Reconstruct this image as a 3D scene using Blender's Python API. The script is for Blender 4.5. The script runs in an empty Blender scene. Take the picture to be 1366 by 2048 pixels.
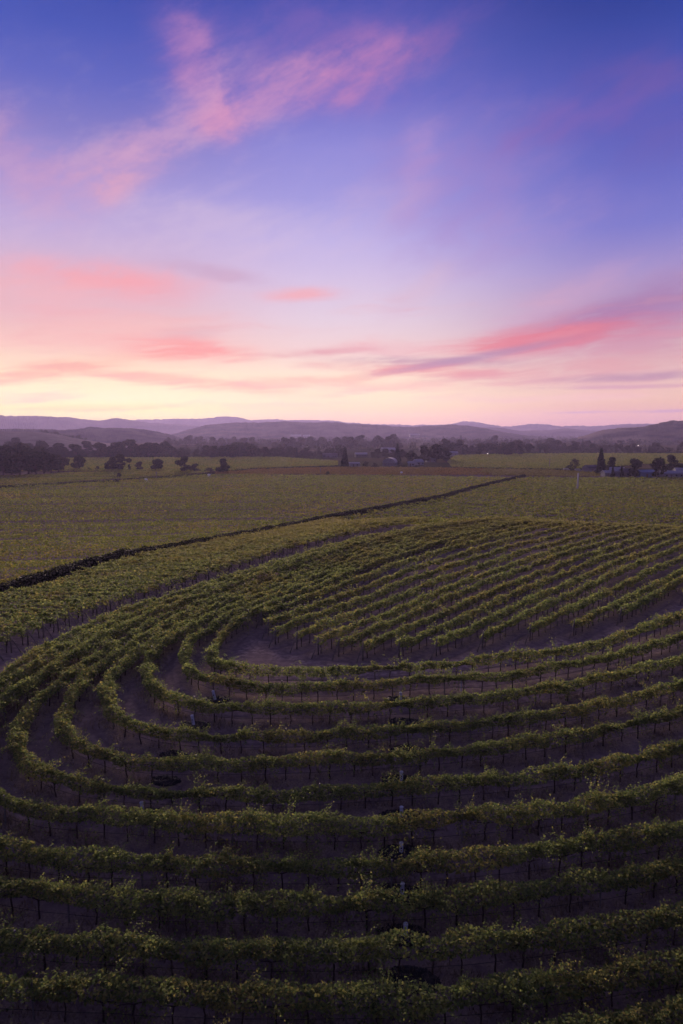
import bpy, math, random
import numpy as np
from mathutils import Matrix, Vector, kdtree

R = math.radians
SC = bpy.context.scene
COL = SC.collection
random.seed(7)
RNG = np.random.default_rng(11)

# ------------------------------------------------------------------ camera
FOC = 1365.33                      # focal length in pixels of the 1366 x 2048 photograph
PIT = math.atan(159 / FOC)         # camera looks this far below the horizon
CAMH = 20.0
cam_d = bpy.data.cameras.new('camera')
cam = bpy.data.objects.new('camera', cam_d); COL.objects.link(cam)
cam_d.sensor_fit = 'VERTICAL'; cam_d.sensor_height = 36.0; cam_d.sensor_width = 24.0; cam_d.lens = 24.0
cam_d.clip_start = 0.1; cam_d.clip_end = 40000
cam.location = (0, 0, CAMH); cam.rotation_euler = (math.pi / 2 - PIT, 0, 0)
SC.camera = cam
SC.render.resolution_x, SC.render.resolution_y = 683, 1024
SC.view_settings.view_transform = 'Standard'; SC.view_settings.look = 'None'
SC.view_settings.exposure = 0.6; SC.view_settings.gamma = 1.0
SC.cycles.use_denoising = True
SC.cycles.max_bounces = 5; SC.cycles.diffuse_bounces = 2; SC.cycles.transmission_bounces = 3
SC.cycles.volume_bounces = 1; SC.cycles.transparent_max_bounces = 4

SUN_ENERGY = 5.0; SUN_ANGLE = 22.0; SUN_EL = 10.0; SUN_AZ = -11.0; SUN_COL = (1.0, 0.75, 0.61)
HAZE_DENSITY = 0.80e-4; HAZE_ANISO = 0.35; HAZE_COL = (0.62, 0.53, 0.97)
SKY_GAIN = 0.66

# ------------------------------------------------------------------ small helpers
def lin(c):
    o = []
    for v in c:
        v = v / 255.0
        o.append(v / 12.92 if v <= 0.04045 else ((v + 0.055) / 1.055) ** 2.4)
    return (o[0], o[1], o[2], 1.0)

def ray(px, py):
    x = (px - 683) / FOC; u = (1024 - py) / FOC
    return np.array([x, math.cos(PIT) + u * math.sin(PIT), -math.sin(PIT) + u * math.cos(PIT)])

def azel(px, py):
    d = ray(px, py)
    return math.atan2(d[0], d[1]), math.atan2(d[2], math.hypot(d[0], d[1]))

class E:                            # arithmetic on shader sockets
    nt = None
    def __init__(s, k): s.k = k
    @staticmethod
    def op(o, *a):
        n = E.nt.nodes.new('ShaderNodeMath'); n.operation = o
        for i, v in enumerate(a):
            if isinstance(v, E): E.nt.links.new(v.k, n.inputs[i])
            else: n.inputs[i].default_value = v
        return E(n.outputs[0])
    def __add__(s, b): return E.op('ADD', s, b)
    __radd__ = __add__
    def __sub__(s, b): return E.op('SUBTRACT', s, b)
    def __rsub__(s, b): return E.op('SUBTRACT', b, s)
    def __mul__(s, b): return E.op('MULTIPLY', s, b)
    __rmul__ = __mul__
    def __truediv__(s, b): return E.op('DIVIDE', s, b)

def smap(x, a, b):                  # smooth step on sockets
    n = E.nt.nodes.new('ShaderNodeMapRange'); n.interpolation_type = 'SMOOTHSTEP'
    E.nt.links.new(x.k, n.inputs[0]); n.inputs[1].default_value = a; n.inputs[2].default_value = b
    return E(n.outputs[0])

def mixc(f, a, b):
    n = E.nt.nodes.new('ShaderNodeMix'); n.data_type = 'RGBA'
    for i, v in ((0, f), (6, a), (7, b)):
        if isinstance(v, E): E.nt.links.new(v.k, n.inputs[i])
        else: n.inputs[i].default_value = v
    return E(n.outputs[2])

def ramp(f, stops, interp='LINEAR'):
    n = E.nt.nodes.new('ShaderNodeValToRGB'); cr = n.color_ramp; cr.interpolation = interp
    cr.elements[0].position = stops[0][0]; cr.elements[0].color = stops[0][1]
    cr.elements[1].position = stops[-1][0]; cr.elements[1].color = stops[-1][1]
    for p, c in stops[1:-1]:
        e = cr.elements.new(p); e.color = c
    E.nt.links.new(f.k, n.inputs[0])
    return E(n.outputs[0])

def comb(x, y, z):
    n = E.nt.nodes.new('ShaderNodeCombineXYZ')
    for i, v in enumerate((x, y, z)):
        if isinstance(v, E): E.nt.links.new(v.k, n.inputs[i])
        else: n.inputs[i].default_value = v
    return E(n.outputs[0])

def noise(vec, scale, detail=4.0, rough=0.5, out=0):
    n = E.nt.nodes.new('ShaderNodeTexNoise'); n.inputs['Scale'].default_value = scale
    n.inputs['Detail'].default_value = detail; n.inputs['Roughness'].default_value = rough
    if vec is not None: E.nt.links.new(vec.k, n.inputs['Vector'])
    return E(n.outputs[out])

# ------------------------------------------------------------------ world: the dusk sky
def make_world():
    w = bpy.data.worlds.new('World'); SC.world = w; w.use_nodes = True
    nt = w.node_tree; nt.nodes.clear(); E.nt = nt
    out = nt.nodes.new('ShaderNodeOutputWorld'); bg = nt.nodes.new('ShaderNodeBackground')
    nt.links.new(bg.outputs[0], out.inputs[0])
    tc = nt.nodes.new('ShaderNodeTexCoord')
    sp = nt.nodes.new('ShaderNodeSeparateXYZ'); nt.links.new(tc.outputs['Generated'], sp.inputs[0])
    X, Y, Z = (E(sp.outputs[i]) for i in range(3))
    el = E.op('ARCSINE', Z); az = E.op('ARCTAN2', X, Y)
    ys = [900, 848, 830, 800, 760, 700, 640, 560, 480, 400, 300, 200, 100, 0]
    left = [(190, 130, 140), (248, 206, 116), (255, 244, 122), (255, 246, 186), (255, 236, 190), (246, 198, 184), (228, 184, 190), (212, 182, 206), (186, 168, 214), (160, 150, 212), (126, 122, 196), (90, 100, 190), (62, 84, 180), (44, 70, 166)]
    mid = [(180, 125, 150), (240, 186, 134), (252, 212, 138), (255, 232, 180), (255, 234, 196), (240, 210, 204), (226, 206, 219), (210, 193, 225), (186, 176, 228), (158, 153, 220), (140, 137, 213), (103, 106, 196), (80, 92, 183), (60, 76, 170)]
    right = [(150, 108, 150), (204, 150, 130), (222, 168, 130), (234, 190, 158), (228, 190, 180), (210, 174, 180), (184, 154, 184), (156, 142, 200), (118, 120, 201), (100, 106, 194), (80, 90, 183), (62, 80, 174), (38, 66, 158), (18, 50, 138)]
    g = (0.22, 0.22, 0.24)
    def mk(cols, k=1.0):
        st = []
        for y, c in zip(ys, cols):
            e = azel(683, y)[1]
            cc = lin(c)
            st.append((max(0.0, (e + 0.05) / 0.9), tuple(v * k for v in cc[:3]) + (1,)))
        st.append((0.90, (0.15, 0.14, 0.34, 1))); st.append((1.0, (0.16, 0.15, 0.34, 1)))   # unseen overhead sky, brightened mauve as added light on the ground
        return st
    f = (el + 0.05) / 0.9
    cl, cm, cr_ = ramp(f, mk(left)), ramp(f, mk(mid)), ramp(f, mk(right))
    back = ramp(f, [(0.0, (0.04, 0.035, 0.09, 1)), (0.12, (0.06, 0.045, 0.12, 1)), (0.3, (0.06, 0.055, 0.17, 1)), (0.55, (0.08, 0.08, 0.24, 1)), (0.9, (0.15, 0.14, 0.34, 1)), (1.0, (0.16, 0.15, 0.34, 1))])
    warm = lambda x: E.op('SUBTRACT', x, 0.5)
    n1 = noise(comb(az * 5.0, el * 9.0, 0.3), 1.0, 3.0, 0.55)
    n2 = noise(comb(az * 5.0, el * 9.0, 7.7), 1.0, 3.0, 0.55)
    n3 = noise(comb(az * 9.0 + (n1 - 0.5) * 2.0, el * 75.0 - az * 5.0 + (n2 - 0.5) * 2.0, 2.2), 1.0, 7.0, 0.62)          # thin streaks
    n4 = noise(comb(az * 11.0 + el * 8.0 + (n1 - 0.5) * 1.5, el * 30.0 - az * 12.0, 4.1), 1.0, 8.0, 0.64)   # wisps
    col = mixc(smap(az, R(-17), R(-1)), cl, cm)
    col = mixc(smap(az, R(1), R(22)), col, cr_)
    aabs = E.op('ABSOLUTE', az)
    col = mixc(smap(aabs, R(38), R(125)), col, back)
    wa = az + (n1 - 0.5) * 0.10; we = el + (n2 - 0.5) * 0.05
    low = smap(el, R(15), R(5))                                           # 1 near the horizon
    tex_hi = smap(n4, 0.24, 0.80)
    tex_lo = smap(n3, 0.26, 0.74)
    tex = tex_hi * (1.0 - low) + tex_lo * low
    blobs = [  # px, py, half length, half thickness, tilt, colour, strength
        (620, 100, 380, 90, 3, (132, 100, 180), .8), (365, 122, 95, 52, -38, (186, 124, 182), .55), (405, 172, 130, 54, -55, (202, 138, 188), .8),
        (440, 232, 80, 42, 10, (232, 152, 180), 1.), (560, 190, 190, 42, 14, (212, 148, 190), 1.), (730, 145, 170, 62, 14, (200, 130, 182), 1.),
        (880, 85, 130, 46, 25, (130, 96, 172), .7), (320, 275, 230, 52, 40, (200, 154, 198), .95), (200, 345, 210, 60, 20, (214, 162, 194), .95),
        (20, 310, 150, 80, -22, (192, 146, 192), .85), (230, 372, 90, 30, 8, (226, 164, 184), .85), (835, 340, 46, 120, -10, (190, 152, 204), .75),
        (930, 350, 230, 130, 10, (158, 128, 196), .75), (1010, 470, 240, 60, 12, (172, 142, 200), .6), (1290, 140, 150, 46, -8, (112, 86, 164), .8), (1150, 236, 210, 44, 8, (124, 94, 176), .85),
        (1330, 260, 90, 60, 0, (104, 88, 172), .6), (450, 470, 320, 60, 0, (214, 192, 218), .6), (760, 420, 120, 40, 20, (196, 172, 214), .6),
        (210, 558, 190, 34, -3, (250, 158, 160), 1.), (90, 590, 170, 44, 0, (240, 178, 182), .8), (430, 549, 120, 16, -8, (196, 160, 190), .8),
        (600, 592, 90, 13, 2, (244, 170, 174), 1.), (365, 668, 80, 14, 6, (206, 172, 184), .8), (250, 668, 200, 36, 4, (248, 186, 178), .7), (365, 702, 140, 22, -2, (250, 148, 140), 1.),
        (110, 745, 180, 16, 9, (246, 176, 150), .95), (350, 764, 280, 13, -5, (248, 178, 154), .95),
        (640, 760, 170, 12, 2, (248, 190, 164), .9), (660, 703, 120, 8, 3, (222, 150, 154), .95), (780, 695, 150, 16, 2, (236, 184, 186), .8),
        (870, 724, 190, 11, -2, (172, 132, 160), .9), (870, 739, 210, 15, -3, (230, 136, 138), 1.),
        (1130, 600, 150, 36, 16, (204, 162, 194), .7), (1330, 612, 170, 50, 12, (164, 126, 176), .85), (1200, 640, 200, 34, 13, (164, 118, 166), 1.), (1280, 690, 190, 28, 4, (206, 140, 162), .8),
        (1075, 678, 190, 26, 5, (232, 112, 120), .95), (1190, 668, 150, 18, 8, (216, 120, 138), .8), (960, 712, 180, 8, 9, (164, 132, 166), .85), (1150, 742, 280, 24, 2, (222, 158, 158), .85),
        (1290, 752, 170, 8, 1, (176, 134, 158), .95), (830, 585, 90, 28, 35, (216, 184, 204), .7),
        (1240, 773, 150, 4, 0, (206, 154, 168), .95), (1100, 795, 220, 8, 0, (240, 192, 180), .7), (1340, 823, 80, 3, 0, (186, 142, 166), .95), (1180, 824, 70, 2, 0, (192, 148, 168), .9),
        (760, 772, 190, 9, 0, (248, 198, 174), .8), (190, 818, 150, 6, 2, (252, 214, 130), .9), (60, 800, 90, 8, 4, (248, 208, 176), .8)]
    for px, py, hl, ht, tilt, c, s in blobs:
        a0, e0 = azel(px, py)
        k = 1.0 / FOC / (1 + ((py - 1024) / FOC) ** 2)
        t = R(tilt); ca, sa = math.cos(t), math.sin(t)
        sc = 1.0 if py < 500 else (0.35 if ht > 12 else 0.12)             # low thin streaks warp less
        da = az + (n1 - 0.5) * (0.08 * sc) - a0; de = el + (n2 - 0.5) * (0.07 * sc) - e0
        p = (da * ca + de * sa) * (1 / (hl * 1.05 * k)); q = (de * ca - da * sa) * (1 / (ht * 1.15 * k))
        m = E.op('EXPONENT', 0.0 - (p * p + q * q))
        amt = smap(m * (tex * 1.0 + 0.42), 0.03, 1.05) * (s * (0.60 if py < 500 else 0.82))
        col = mixc(amt, col, lin(c))
    # thin veils: pale wisps in the middle sky, rosy threads lower down
    veil = smap(n4, 0.46, 0.74) * smap(el, R(6), R(12)) * smap(el, R(30), R(20)) * smap(az, R(6), R(-8)) * smap(aabs, R(60), R(35)) * 0.13
    col = mixc(veil, col, lin((222, 194, 218)))
    thread = smap(n3, 0.50, 0.74) * smap(el, R(1.0), R(2.5)) * smap(el, R(14), R(8)) * smap(aabs, R(60), R(35)) * 0.26
    col = mixc(thread, col, lin((236, 168, 168)))
    # a trace of the physical sky, lowered to the horizon for dusk
    sky = nt.nodes.new('ShaderNodeTexSky'); sky.sky_type = 'NISHITA'; sky.sun_disc = False
    sky.sun_elevation = R(1.0); sky.sun_rotation = R(SUN_AZ)
    sm = nt.nodes.new('ShaderNodeMix'); sm.data_type = 'RGBA'; sm.blend_type = 'ADD'; sm.inputs[0].default_value = 0.001
    nt.links.new(col.k, sm.inputs[6]); nt.links.new(sky.outputs[0], sm.inputs[7])
    # the low sky is seen through kilometres of haze: it is brighter beyond it
    boost = E.op('EXPONENT', el * (-1 / R(2.6))) * 0.22 + 1.0
    vm = nt.nodes.new('ShaderNodeVectorMath'); vm.operation = 'SCALE'; nt.links.new(sm.outputs[2], vm.inputs[0]); nt.links.new(E.op('MINIMUM', boost, 1.7).k, vm.inputs['Scale'])
    # below the horizon: dim earth
    fin = mixc(smap(el, R(-1.2), R(-3.0)), E(vm.outputs[0]), (0.03, 0.025, 0.03, 1))
    nt.links.new(fin.k, bg.inputs[0]); bg.inputs[1].default_value = SKY_GAIN
make_world()

# the afterglow over the hills: one low, very soft, warm sun
sun_d = bpy.data.lights.new('afterglow_sun', 'SUN'); sun = bpy.data.objects.new('afterglow_sun', sun_d); COL.objects.link(sun)
sun_d.energy = SUN_ENERGY; sun_d.angle = R(SUN_ANGLE); sun_d.color = SUN_COL
sd = Vector((math.sin(R(SUN_AZ)) * math.cos(R(SUN_EL)), math.cos(R(SUN_AZ)) * math.cos(R(SUN_EL)), math.sin(R(SUN_EL))))
sun.rotation_euler = sd.to_track_quat('Z', 'Y').to_euler(); sun.location = (0, 0, 60)

# ------------------------------------------------------------------ terrain
VALLEY = -9.0
def sstep(a, b, x):
    t = np.clip((x - a) / (b - a), 0, 1); return t * t * (3 - 2 * t)
def ground(x, y):
    x = np.asarray(x, float); y = np.asarray(y, float)
    d = np.hypot(x, y); az = x / np.maximum(y, 5.0)
    k = sstep(-.28, .12, az)
    z = VALLEY * sstep(55 + 85 * k, 235 - 15 * k, d)
    z = z - 5.5 * sstep(58, 10, d)
    near = np.exp(-(d / 260.0) ** 2)
    z = z + near * (0.10 * np.sin(x * .21 + y * .13) + 0.08 * np.sin(x * .37 - y * .29 + 1.0))
    return z
def gz(x, y): return float(ground(x, y))
def hit(px, py, h=0.0):
    d = ray(px, py); t0 = 5.0
    ts = np.geomspace(8, 9000, 1200); P = d[None, :] * ts[:, None]
    below = np.nonzero(P[:, 2] + CAMH < ground(P[:, 0], P[:, 1]) + h)[0]
    if len(below) == 0: return np.array([d[0] * 9000, d[1] * 9000, VALLEY])
    i = below[0]; lo, hi = (ts[i - 1] if i else t0), ts[i]
    for _ in range(32):
        m = (lo + hi) / 2; p = d * m
        if p[2] + CAMH < ground(p[0], p[1]) + h: hi = m
        else: lo = m
    p = d * hi
    return np.array([p[0], p[1], p[2] + CAMH])
def hitg(px, py, h=0.0):
    p = hit(px, py, h); return np.array([p[0], p[1], gz(p[0], p[1])])

# ------------------------------------------------------------------ mesh and object helpers
def mesh_np(name, V, Fc, mat, smooth=False):
    """V n x 3, Fc m x k (k = 3 or 4)"""
    V = np.ascontiguousarray(V, dtype=np.float32); Fc = np.ascontiguousarray(Fc, dtype=np.int32)
    me = bpy.data.meshes.new(name); k = Fc.shape[1]
    me.vertices.add(len(V)); me.vertices.foreach_set('co', V.ravel())
    me.loops.add(Fc.size); me.loops.foreach_set('vertex_index', Fc.ravel())
    me.polygons.add(len(Fc)); me.polygons.foreach_set('loop_start', np.arange(0, Fc.size, k, dtype=np.int32))
    me.polygons.foreach_set('loop_total', np.full(len(Fc), k, dtype=np.int32))
    if smooth: me.polygons.foreach_set('use_smooth', np.ones(len(Fc), dtype=bool))
    me.update(calc_edges=True)
    if mat is not None: me.materials.append(mat)
    return me

class MB:                           # collects polygons of any size into one mesh
    def __init__(s): s.v = []; s.f = []
    def add(s, vs, fs):
        b = len(s.v); s.v += [tuple(v) for v in vs]; s.f += [tuple(i + b for i in f) for f in fs]
    def box(s, c, size, rz=0.0, taper=1.0):
        x, y, z = (a / 2 for a in size); ca, sa = math.cos(rz), math.sin(rz); vs = []
        for dz in (-1, 1):
            t = taper if dz > 0 else 1.0
            for dx, dy in ((-1, -1), (1, -1), (1, 1), (-1, 1)):
                a, b = dx * x * t, dy * y * t
                vs.append((c[0] + a * ca - b * sa, c[1] + a * sa + b * ca, c[2] + dz * z))
        s.add(vs, [(3, 2, 1, 0), (4, 5, 6, 7), (0, 1, 5, 4), (1, 2, 6, 5), (2, 3, 7, 6), (3, 0, 4, 7)])
    def tube(s, pts, rad, n=6, cap=True):
        pts = [Vector(p) for p in pts]
        if not hasattr(rad, '__len__'): rad = [rad] * len(pts)
        vs = []; fs = []
        for i, p in enumerate(pts):
            d = (pts[min(i + 1, len(pts) - 1)] - pts[max(i - 1, 0)])
            d = d.normalized() if d.length > 1e-9 else Vector((0, 0, 1))
            u = d.cross(Vector((0.31, 0.87, 0.11))); 
            if u.length < 0.1: u = d.cross(Vector((1, 0, 0)))
            u.normalize(); w = d.cross(u)
            for j in range(n):
                a = 2 * math.pi * j / n
                vs.append(p + (u * math.cos(a) + w * math.sin(a)) * rad[i])
        for i in range(len(pts) - 1):
            for j in range(n):
                a, b = i * n + j, i * n + (j + 1) % n
                fs.append((a, b, b + n, a + n))
        if cap:
            fs.append(tuple(range(n - 1, -1, -1))); fs.append(tuple(range((len(pts) - 1) * n, len(pts) * n)))
        s.add(vs, fs)
    def mesh(s, name, mat, smooth=False):
        me = bpy.data.meshes.new(name); me.from_pydata([tuple(v) for v in s.v], [], s.f); me.update()
        if smooth: me.polygons.foreach_set('use_smooth', np.ones(len(me.polygons), dtype=bool))
        if mat is not None: me.materials.append(mat)
        return me

def link(name, me, parent=None, loc=None, rz=None, sc=None):
    o = bpy.data.objects.new(name, me); COL.objects.link(o)
    if parent is not None: o.parent = parent
    if loc is not None: o.location = loc
    if rz is not None: o.rotation_euler = (0, 0, rz)
    if sc is not None: o.scale = sc if hasattr(sc, '__len__') else (sc, sc, sc)
    return o
def tag(o, label=None, cat=None, group=None, kind=None):
    if label: o['label'] = label
    if cat: o['category'] = cat
    if group: o['group'] = group
    if kind: o['kind'] = kind
    return o
def thing(name, label, cat, loc=(0, 0, 0), rz=0.0, group=None, sc=None):
    o = link(name, None, None, loc, rz, sc); o.empty_display_size = 0.3
    return tag(o, label, cat, group)
def copy_tree(root, loc, rz=0.0, sc=1.0, label=None, group=None):
    r = root.copy(); COL.objects.link(r); r.location = loc; r.rotation_euler = (0, 0, rz)
    r.scale = sc if hasattr(sc, '__len__') else (sc, sc, sc)
    if label: r['label'] = label
    if group: r['group'] = group
    for ch in list(root.children):
        c = ch.copy(); COL.objects.link(c); c.parent = r
        for g in list(ch.children):
            d = g.copy(); COL.objects.link(d); d.parent = c
    return r

# ------------------------------------------------------------------ materials
def new_mat(name):
    m = bpy.data.materials.new(name); m.use_nodes = True; nt = m.node_tree; nt.nodes.clear(); E.nt = nt
    out = nt.nodes.new('ShaderNodeOutputMaterial')
    return m, nt, out
def bsdf(nt, out, rough=0.9, spec=0.2):
    b = nt.nodes.new('ShaderNodeBsdfPrincipled'); b.inputs['Roughness'].default_value = rough
    b.inputs['Specular IOR Level'].default_value = spec
    nt.links.new(b.outputs[0], out.inputs[0]); return b
def geo():
    return E.nt.nodes.new('ShaderNodeNewGeometry')

def leaf_mat(name, stops, patch_scale, yellow, transl=0.35, patch_amt=0.5):
    m, nt, out = new_mat(name)
    g = geo(); pos = E(g.outputs['Position']); rnd = E(g.outputs['Random Per Island'])
    n = noise(pos, patch_scale, 3.0); n2 = noise(pos, patch_scale * 7, 2.0)
    f = rnd * 0.75 + (n2 - 0.5) * 0.5 + 0.12
    c = ramp(f, stops)
    c = mixc(smap(n + (rnd - 0.5) * 0.35, 0.52, 0.72) * patch_amt, c, yellow)
    if name == 'vine_leaf':                       # vines on the dry crest have turned yellower
        sp = nt.nodes.new('ShaderNodeSeparateXYZ'); nt.links.new(pos.k, sp.inputs[0]); c = mixc(smap(E(sp.outputs[1]) + (n - 0.5) * 60.0, 65.0, 170.0) * 0.70, c, (0.20, 0.165, 0.052, 1))
    d = nt.nodes.new('ShaderNodeBsdfPrincipled'); d.inputs['Roughness'].default_value = 0.7; d.inputs['Specular IOR Level'].default_value = 0.12
    t = nt.nodes.new('ShaderNodeBsdfTranslucent'); mx = nt.nodes.new('ShaderNodeMixShader'); mx.inputs[0].default_value = transl
    nt.links.new(c.k, d.inputs['Base Color']); nt.links.new(c.k, t.inputs['Color'])
    nt.links.new(d.outputs[0], mx.inputs[1]); nt.links.new(t.outputs[0], mx.inputs[2]); nt.links.new(mx.outputs[0], out.inputs[0])
    return m
def plain_mat(name, a, b, scale=3.0, rough=0.85, spec=0.2, bump=0.0):
    m, nt, out = new_mat(name); bs = bsdf(nt, out, rough, spec)
    tc = nt.nodes.new('ShaderNodeTexCoord')
    n = noise(E(tc.outputs['Object']), scale, 5.0, 0.6)
    c = ramp(n, [(0.3, a + (1,)), (0.7, b + (1,))]); nt.links.new(c.k, bs.inputs['Base Color'])
    if bump:
        bp = nt.nodes.new('ShaderNodeBump'); bp.inputs['Strength'].default_value = bump; bp.inputs['Distance'].default_value = 0.05
        nt.links.new(n.k, bp.inputs['Height']); nt.links.new(bp.outputs[0], bs.inputs['Normal'])
    return m

M = {}
VINE = [(0.0, (0.056, 0.093, 0.037, 1)), (0.35, (0.136, 0.182, 0.058, 1)), (0.62, (0.208, 0.247, 0.073, 1)), (0.85, (0.285, 0.298, 0.088, 1)), (1.0, (0.36, 0.315, 0.095, 1))]
M['vine'] = leaf_mat('vine_leaf', VINE, 0.16, (0.30, 0.235, 0.07, 1), 0.58, 0.6)
FAR = [(0.0, (0.060, 0.080, 0.018, 1)), (0.35, (0.125, 0.150, 0.028, 1)), (0.7, (0.190, 0.205, 0.038, 1)), (1.0, (0.25, 0.235, 0.05, 1))]
M['field'] = leaf_mat('field_leaf', FAR, 0.028, (0.24, 0.185, 0.038, 1), 0.55, 0.7)
ORA = [(0.0, (0.08, 0.048, 0.015, 1)), (0.4, (0.145, 0.095, 0.026, 1)), (0.7, (0.22, 0.145, 0.038, 1)), (1.0, (0.28, 0.2, 0.055, 1))]
M['orange'] = leaf_mat('autumn_leaf', ORA, 0.03, (0.27, 0.115, 0.035, 1), 0.35, 0.5)
M['tan_field'] = leaf_mat('tan_vine_leaf', [(0.0, (0.07, 0.055, 0.018, 1)), (0.4, (0.15, 0.125, 0.034, 1)), (0.7, (0.22, 0.185, 0.048, 1)), (1.0, (0.28, 0.22, 0.06, 1))], 0.03, (0.2, 0.19, 0.05, 1), 0.35, 0.6)
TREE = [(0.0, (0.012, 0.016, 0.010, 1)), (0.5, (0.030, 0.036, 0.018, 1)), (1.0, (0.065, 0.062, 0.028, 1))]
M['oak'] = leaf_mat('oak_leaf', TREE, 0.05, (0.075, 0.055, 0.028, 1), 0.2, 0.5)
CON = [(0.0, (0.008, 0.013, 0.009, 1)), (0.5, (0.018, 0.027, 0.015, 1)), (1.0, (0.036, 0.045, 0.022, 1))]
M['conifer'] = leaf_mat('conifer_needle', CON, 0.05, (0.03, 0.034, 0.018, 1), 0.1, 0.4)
M['bark'] = plain_mat('bark', (0.030, 0.022, 0.018), (0.075, 0.055, 0.045), 9.0, 0.95, 0.1, 0.5)
M['post'] = plain_mat('weathered_wood', (0.09, 0.075, 0.07), (0.19, 0.16, 0.15), 6.0, 0.9, 0.1, 0.2)
M['steel_post'] = plain_mat('dull_steel', (0.10, 0.09, 0.09), (0.2, 0.18, 0.17), 6.0, 0.6, 0.4)
M['hose'] = plain_mat('black_hose', (0.012, 0.012, 0.012), (0.025, 0.025, 0.025), 6.0, 0.6, 0.3)
M['pipe'] = plain_mat('white_pipe', (0.42, 0.45, 0.54), (0.54, 0.57, 0.66), 4.0, 0.6, 0.3)
M['hole'] = plain_mat('dark_opening', (0.01, 0.01, 0.012), (0.02, 0.02, 0.02), 4.0)
M['rock'] = plain_mat('dark_rock', (0.006, 0.006, 0.009), (0.022, 0.021, 0.026), 5.0, 0.8, 0.3, 0.6)
M['white_wall'] = plain_mat('white_wall', (0.20, 0.195, 0.21), (0.30, 0.29, 0.31), 0.8)
M['grey_wall'] = plain_mat('grey_wall', (0.13, 0.125, 0.15), (0.20, 0.195, 0.22), 0.8)
M['tan_wall'] = plain_mat('tan_wall', (0.12, 0.095, 0.09), (0.19, 0.155, 0.14), 0.8)
M['blue_tarp'] = plain_mat('blue_sheet', (0.13, 0.17, 0.32), (0.19, 0.25, 0.42), 0.8)
M['roof'] = plain_mat('shingle_roof', (0.06, 0.05, 0.06), (0.12, 0.10, 0.11), 2.0)
M['metal_roof'] = plain_mat('metal_roof', (0.14, 0.14, 0.175), (0.22, 0.22, 0.26), 1.0, 0.5, 0.4)
M['glass'] = plain_mat('window_glass', (0.02, 0.022, 0.03), (0.04, 0.042, 0.05), 1.0, 0.15, 0.5)
M['grass'] = leaf_mat('dry_grass_blade', [(0.0, (0.07, 0.055, 0.04, 1)), (0.5, (0.16, 0.12, 0.085, 1)), (1.0, (0.28, 0.21, 0.145, 1))], 0.3, (0.16, 0.12, 0.085, 1), 0.2)
mm, nt, out = new_mat('lamp_glow'); em = nt.nodes.new('ShaderNodeEmission'); em.inputs[0].default_value = (1.0, 0.93, 0.82, 1); em.inputs[1].default_value = 2.6
nt.links.new(em.outputs[0], out.inputs[0]); M['glow'] = mm

# ------------------------------------------------------------------ row geometry (world coordinates)
def spline(P, ds=0.25, smooth=9):
    P = np.asarray(P, float)
    s = np.concatenate([[0], np.cumsum(np.hypot(*np.diff(P, axis=0).T))])
    n = max(8, int(s[-1] / ds)); t = np.linspace(0, s[-1], n)
    # Catmull-Rom on the polyline
    Q = np.vstack([2 * P[0] - P[1], P, 2 * P[-1] - P[-2]]); out = np.empty((n, 2))
    idx = np.clip(np.searchsorted(s, t, side='right') - 1, 0, len(P) - 2)
    u = ((t - s[idx]) / np.maximum(s[idx + 1] - s[idx], 1e-9))[:, None]
    a, b, c, d = Q[idx], Q[idx + 1], Q[idx + 2], Q[idx + 3]
    out = 0.5 * (2 * b + (c - a) * u + (2 * a - 5 * b + 4 * c - d) * u ** 2 + (3 * b - a - 3 * c + d) * u ** 3)
    w = smooth * 2 + 1; k = np.hanning(w + 2)[1:-1]; k /= k.sum()
    for _ in range(2):
        pad = np.vstack([2 * out[0] - out[smooth:0:-1], out, 2 * out[-1] - out[-2:-smooth - 2:-1]])
        out = np.stack([np.convolve(pad[:, i], k, 'valid') for i in range(2)], 1)
    s = np.concatenate([[0], np.cumsum(np.hypot(*np.diff(out, axis=0).T))])
    n = int(s[-1] / ds); t = np.linspace(0, s[-1], n)
    return np.stack([np.interp(t, s, out[:, 0]), np.interp(t, s, out[:, 1])], 1)

def W(P, h=1.3): return [tuple(hit(a, b, h)[:2]) for a, b in P]

limbA = [(464, 1252), (487, 1233), (511, 1222), (563, 1200), (622, 1178), (702, 1145), (781, 1116), (863, 1090), (960, 1064)]
limbI = [(44, 1334), (88, 1302), (132, 1276), (176, 1258), (220, 1238), (293, 1211), (400, 1179), (500, 1145), (600, 1117), (688, 1088), (805, 1063), (893, 1050)]
LA = spline(W(limbA)); LI = spline(W(limbI))
def ext(L, n):                        # carry a limb straight on over the knoll
    d = L[-1] - L[-40]; d /= np.hypot(*d); return np.vstack([L, L[-1] + d * np.arange(1, n)[:, None] * 0.25])
LA = ext(LA, 200); LI = ext(LI, 160)
def resamp(L, n):
    s = np.concatenate([[0], np.cumsum(np.hypot(*np.diff(L, axis=0).T))]); t = np.linspace(0, s[-1], n)
    return np.stack([np.interp(t, s, L[:, 0]), np.interp(t, s, L[:, 1])], 1)
# bring both limbs to the same stations: cut LI where it lies level with the start of LA
def limb_between(f):
    a = resamp(LA, 60); i = resamp(LI, 400)
    q = []
    for k, p in enumerate(a):
        d = a[min(k + 1, 59)] - a[max(k - 1, 0)]; d /= np.hypot(*d); n = np.array([-d[1], d[0]])
        rel = i - p; j = np.argmin(np.abs(rel @ d) + 0.02 * np.abs(rel @ n)); q.append(p + (i[j] - p) * f)
    return [tuple(x) for x in q]

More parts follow.
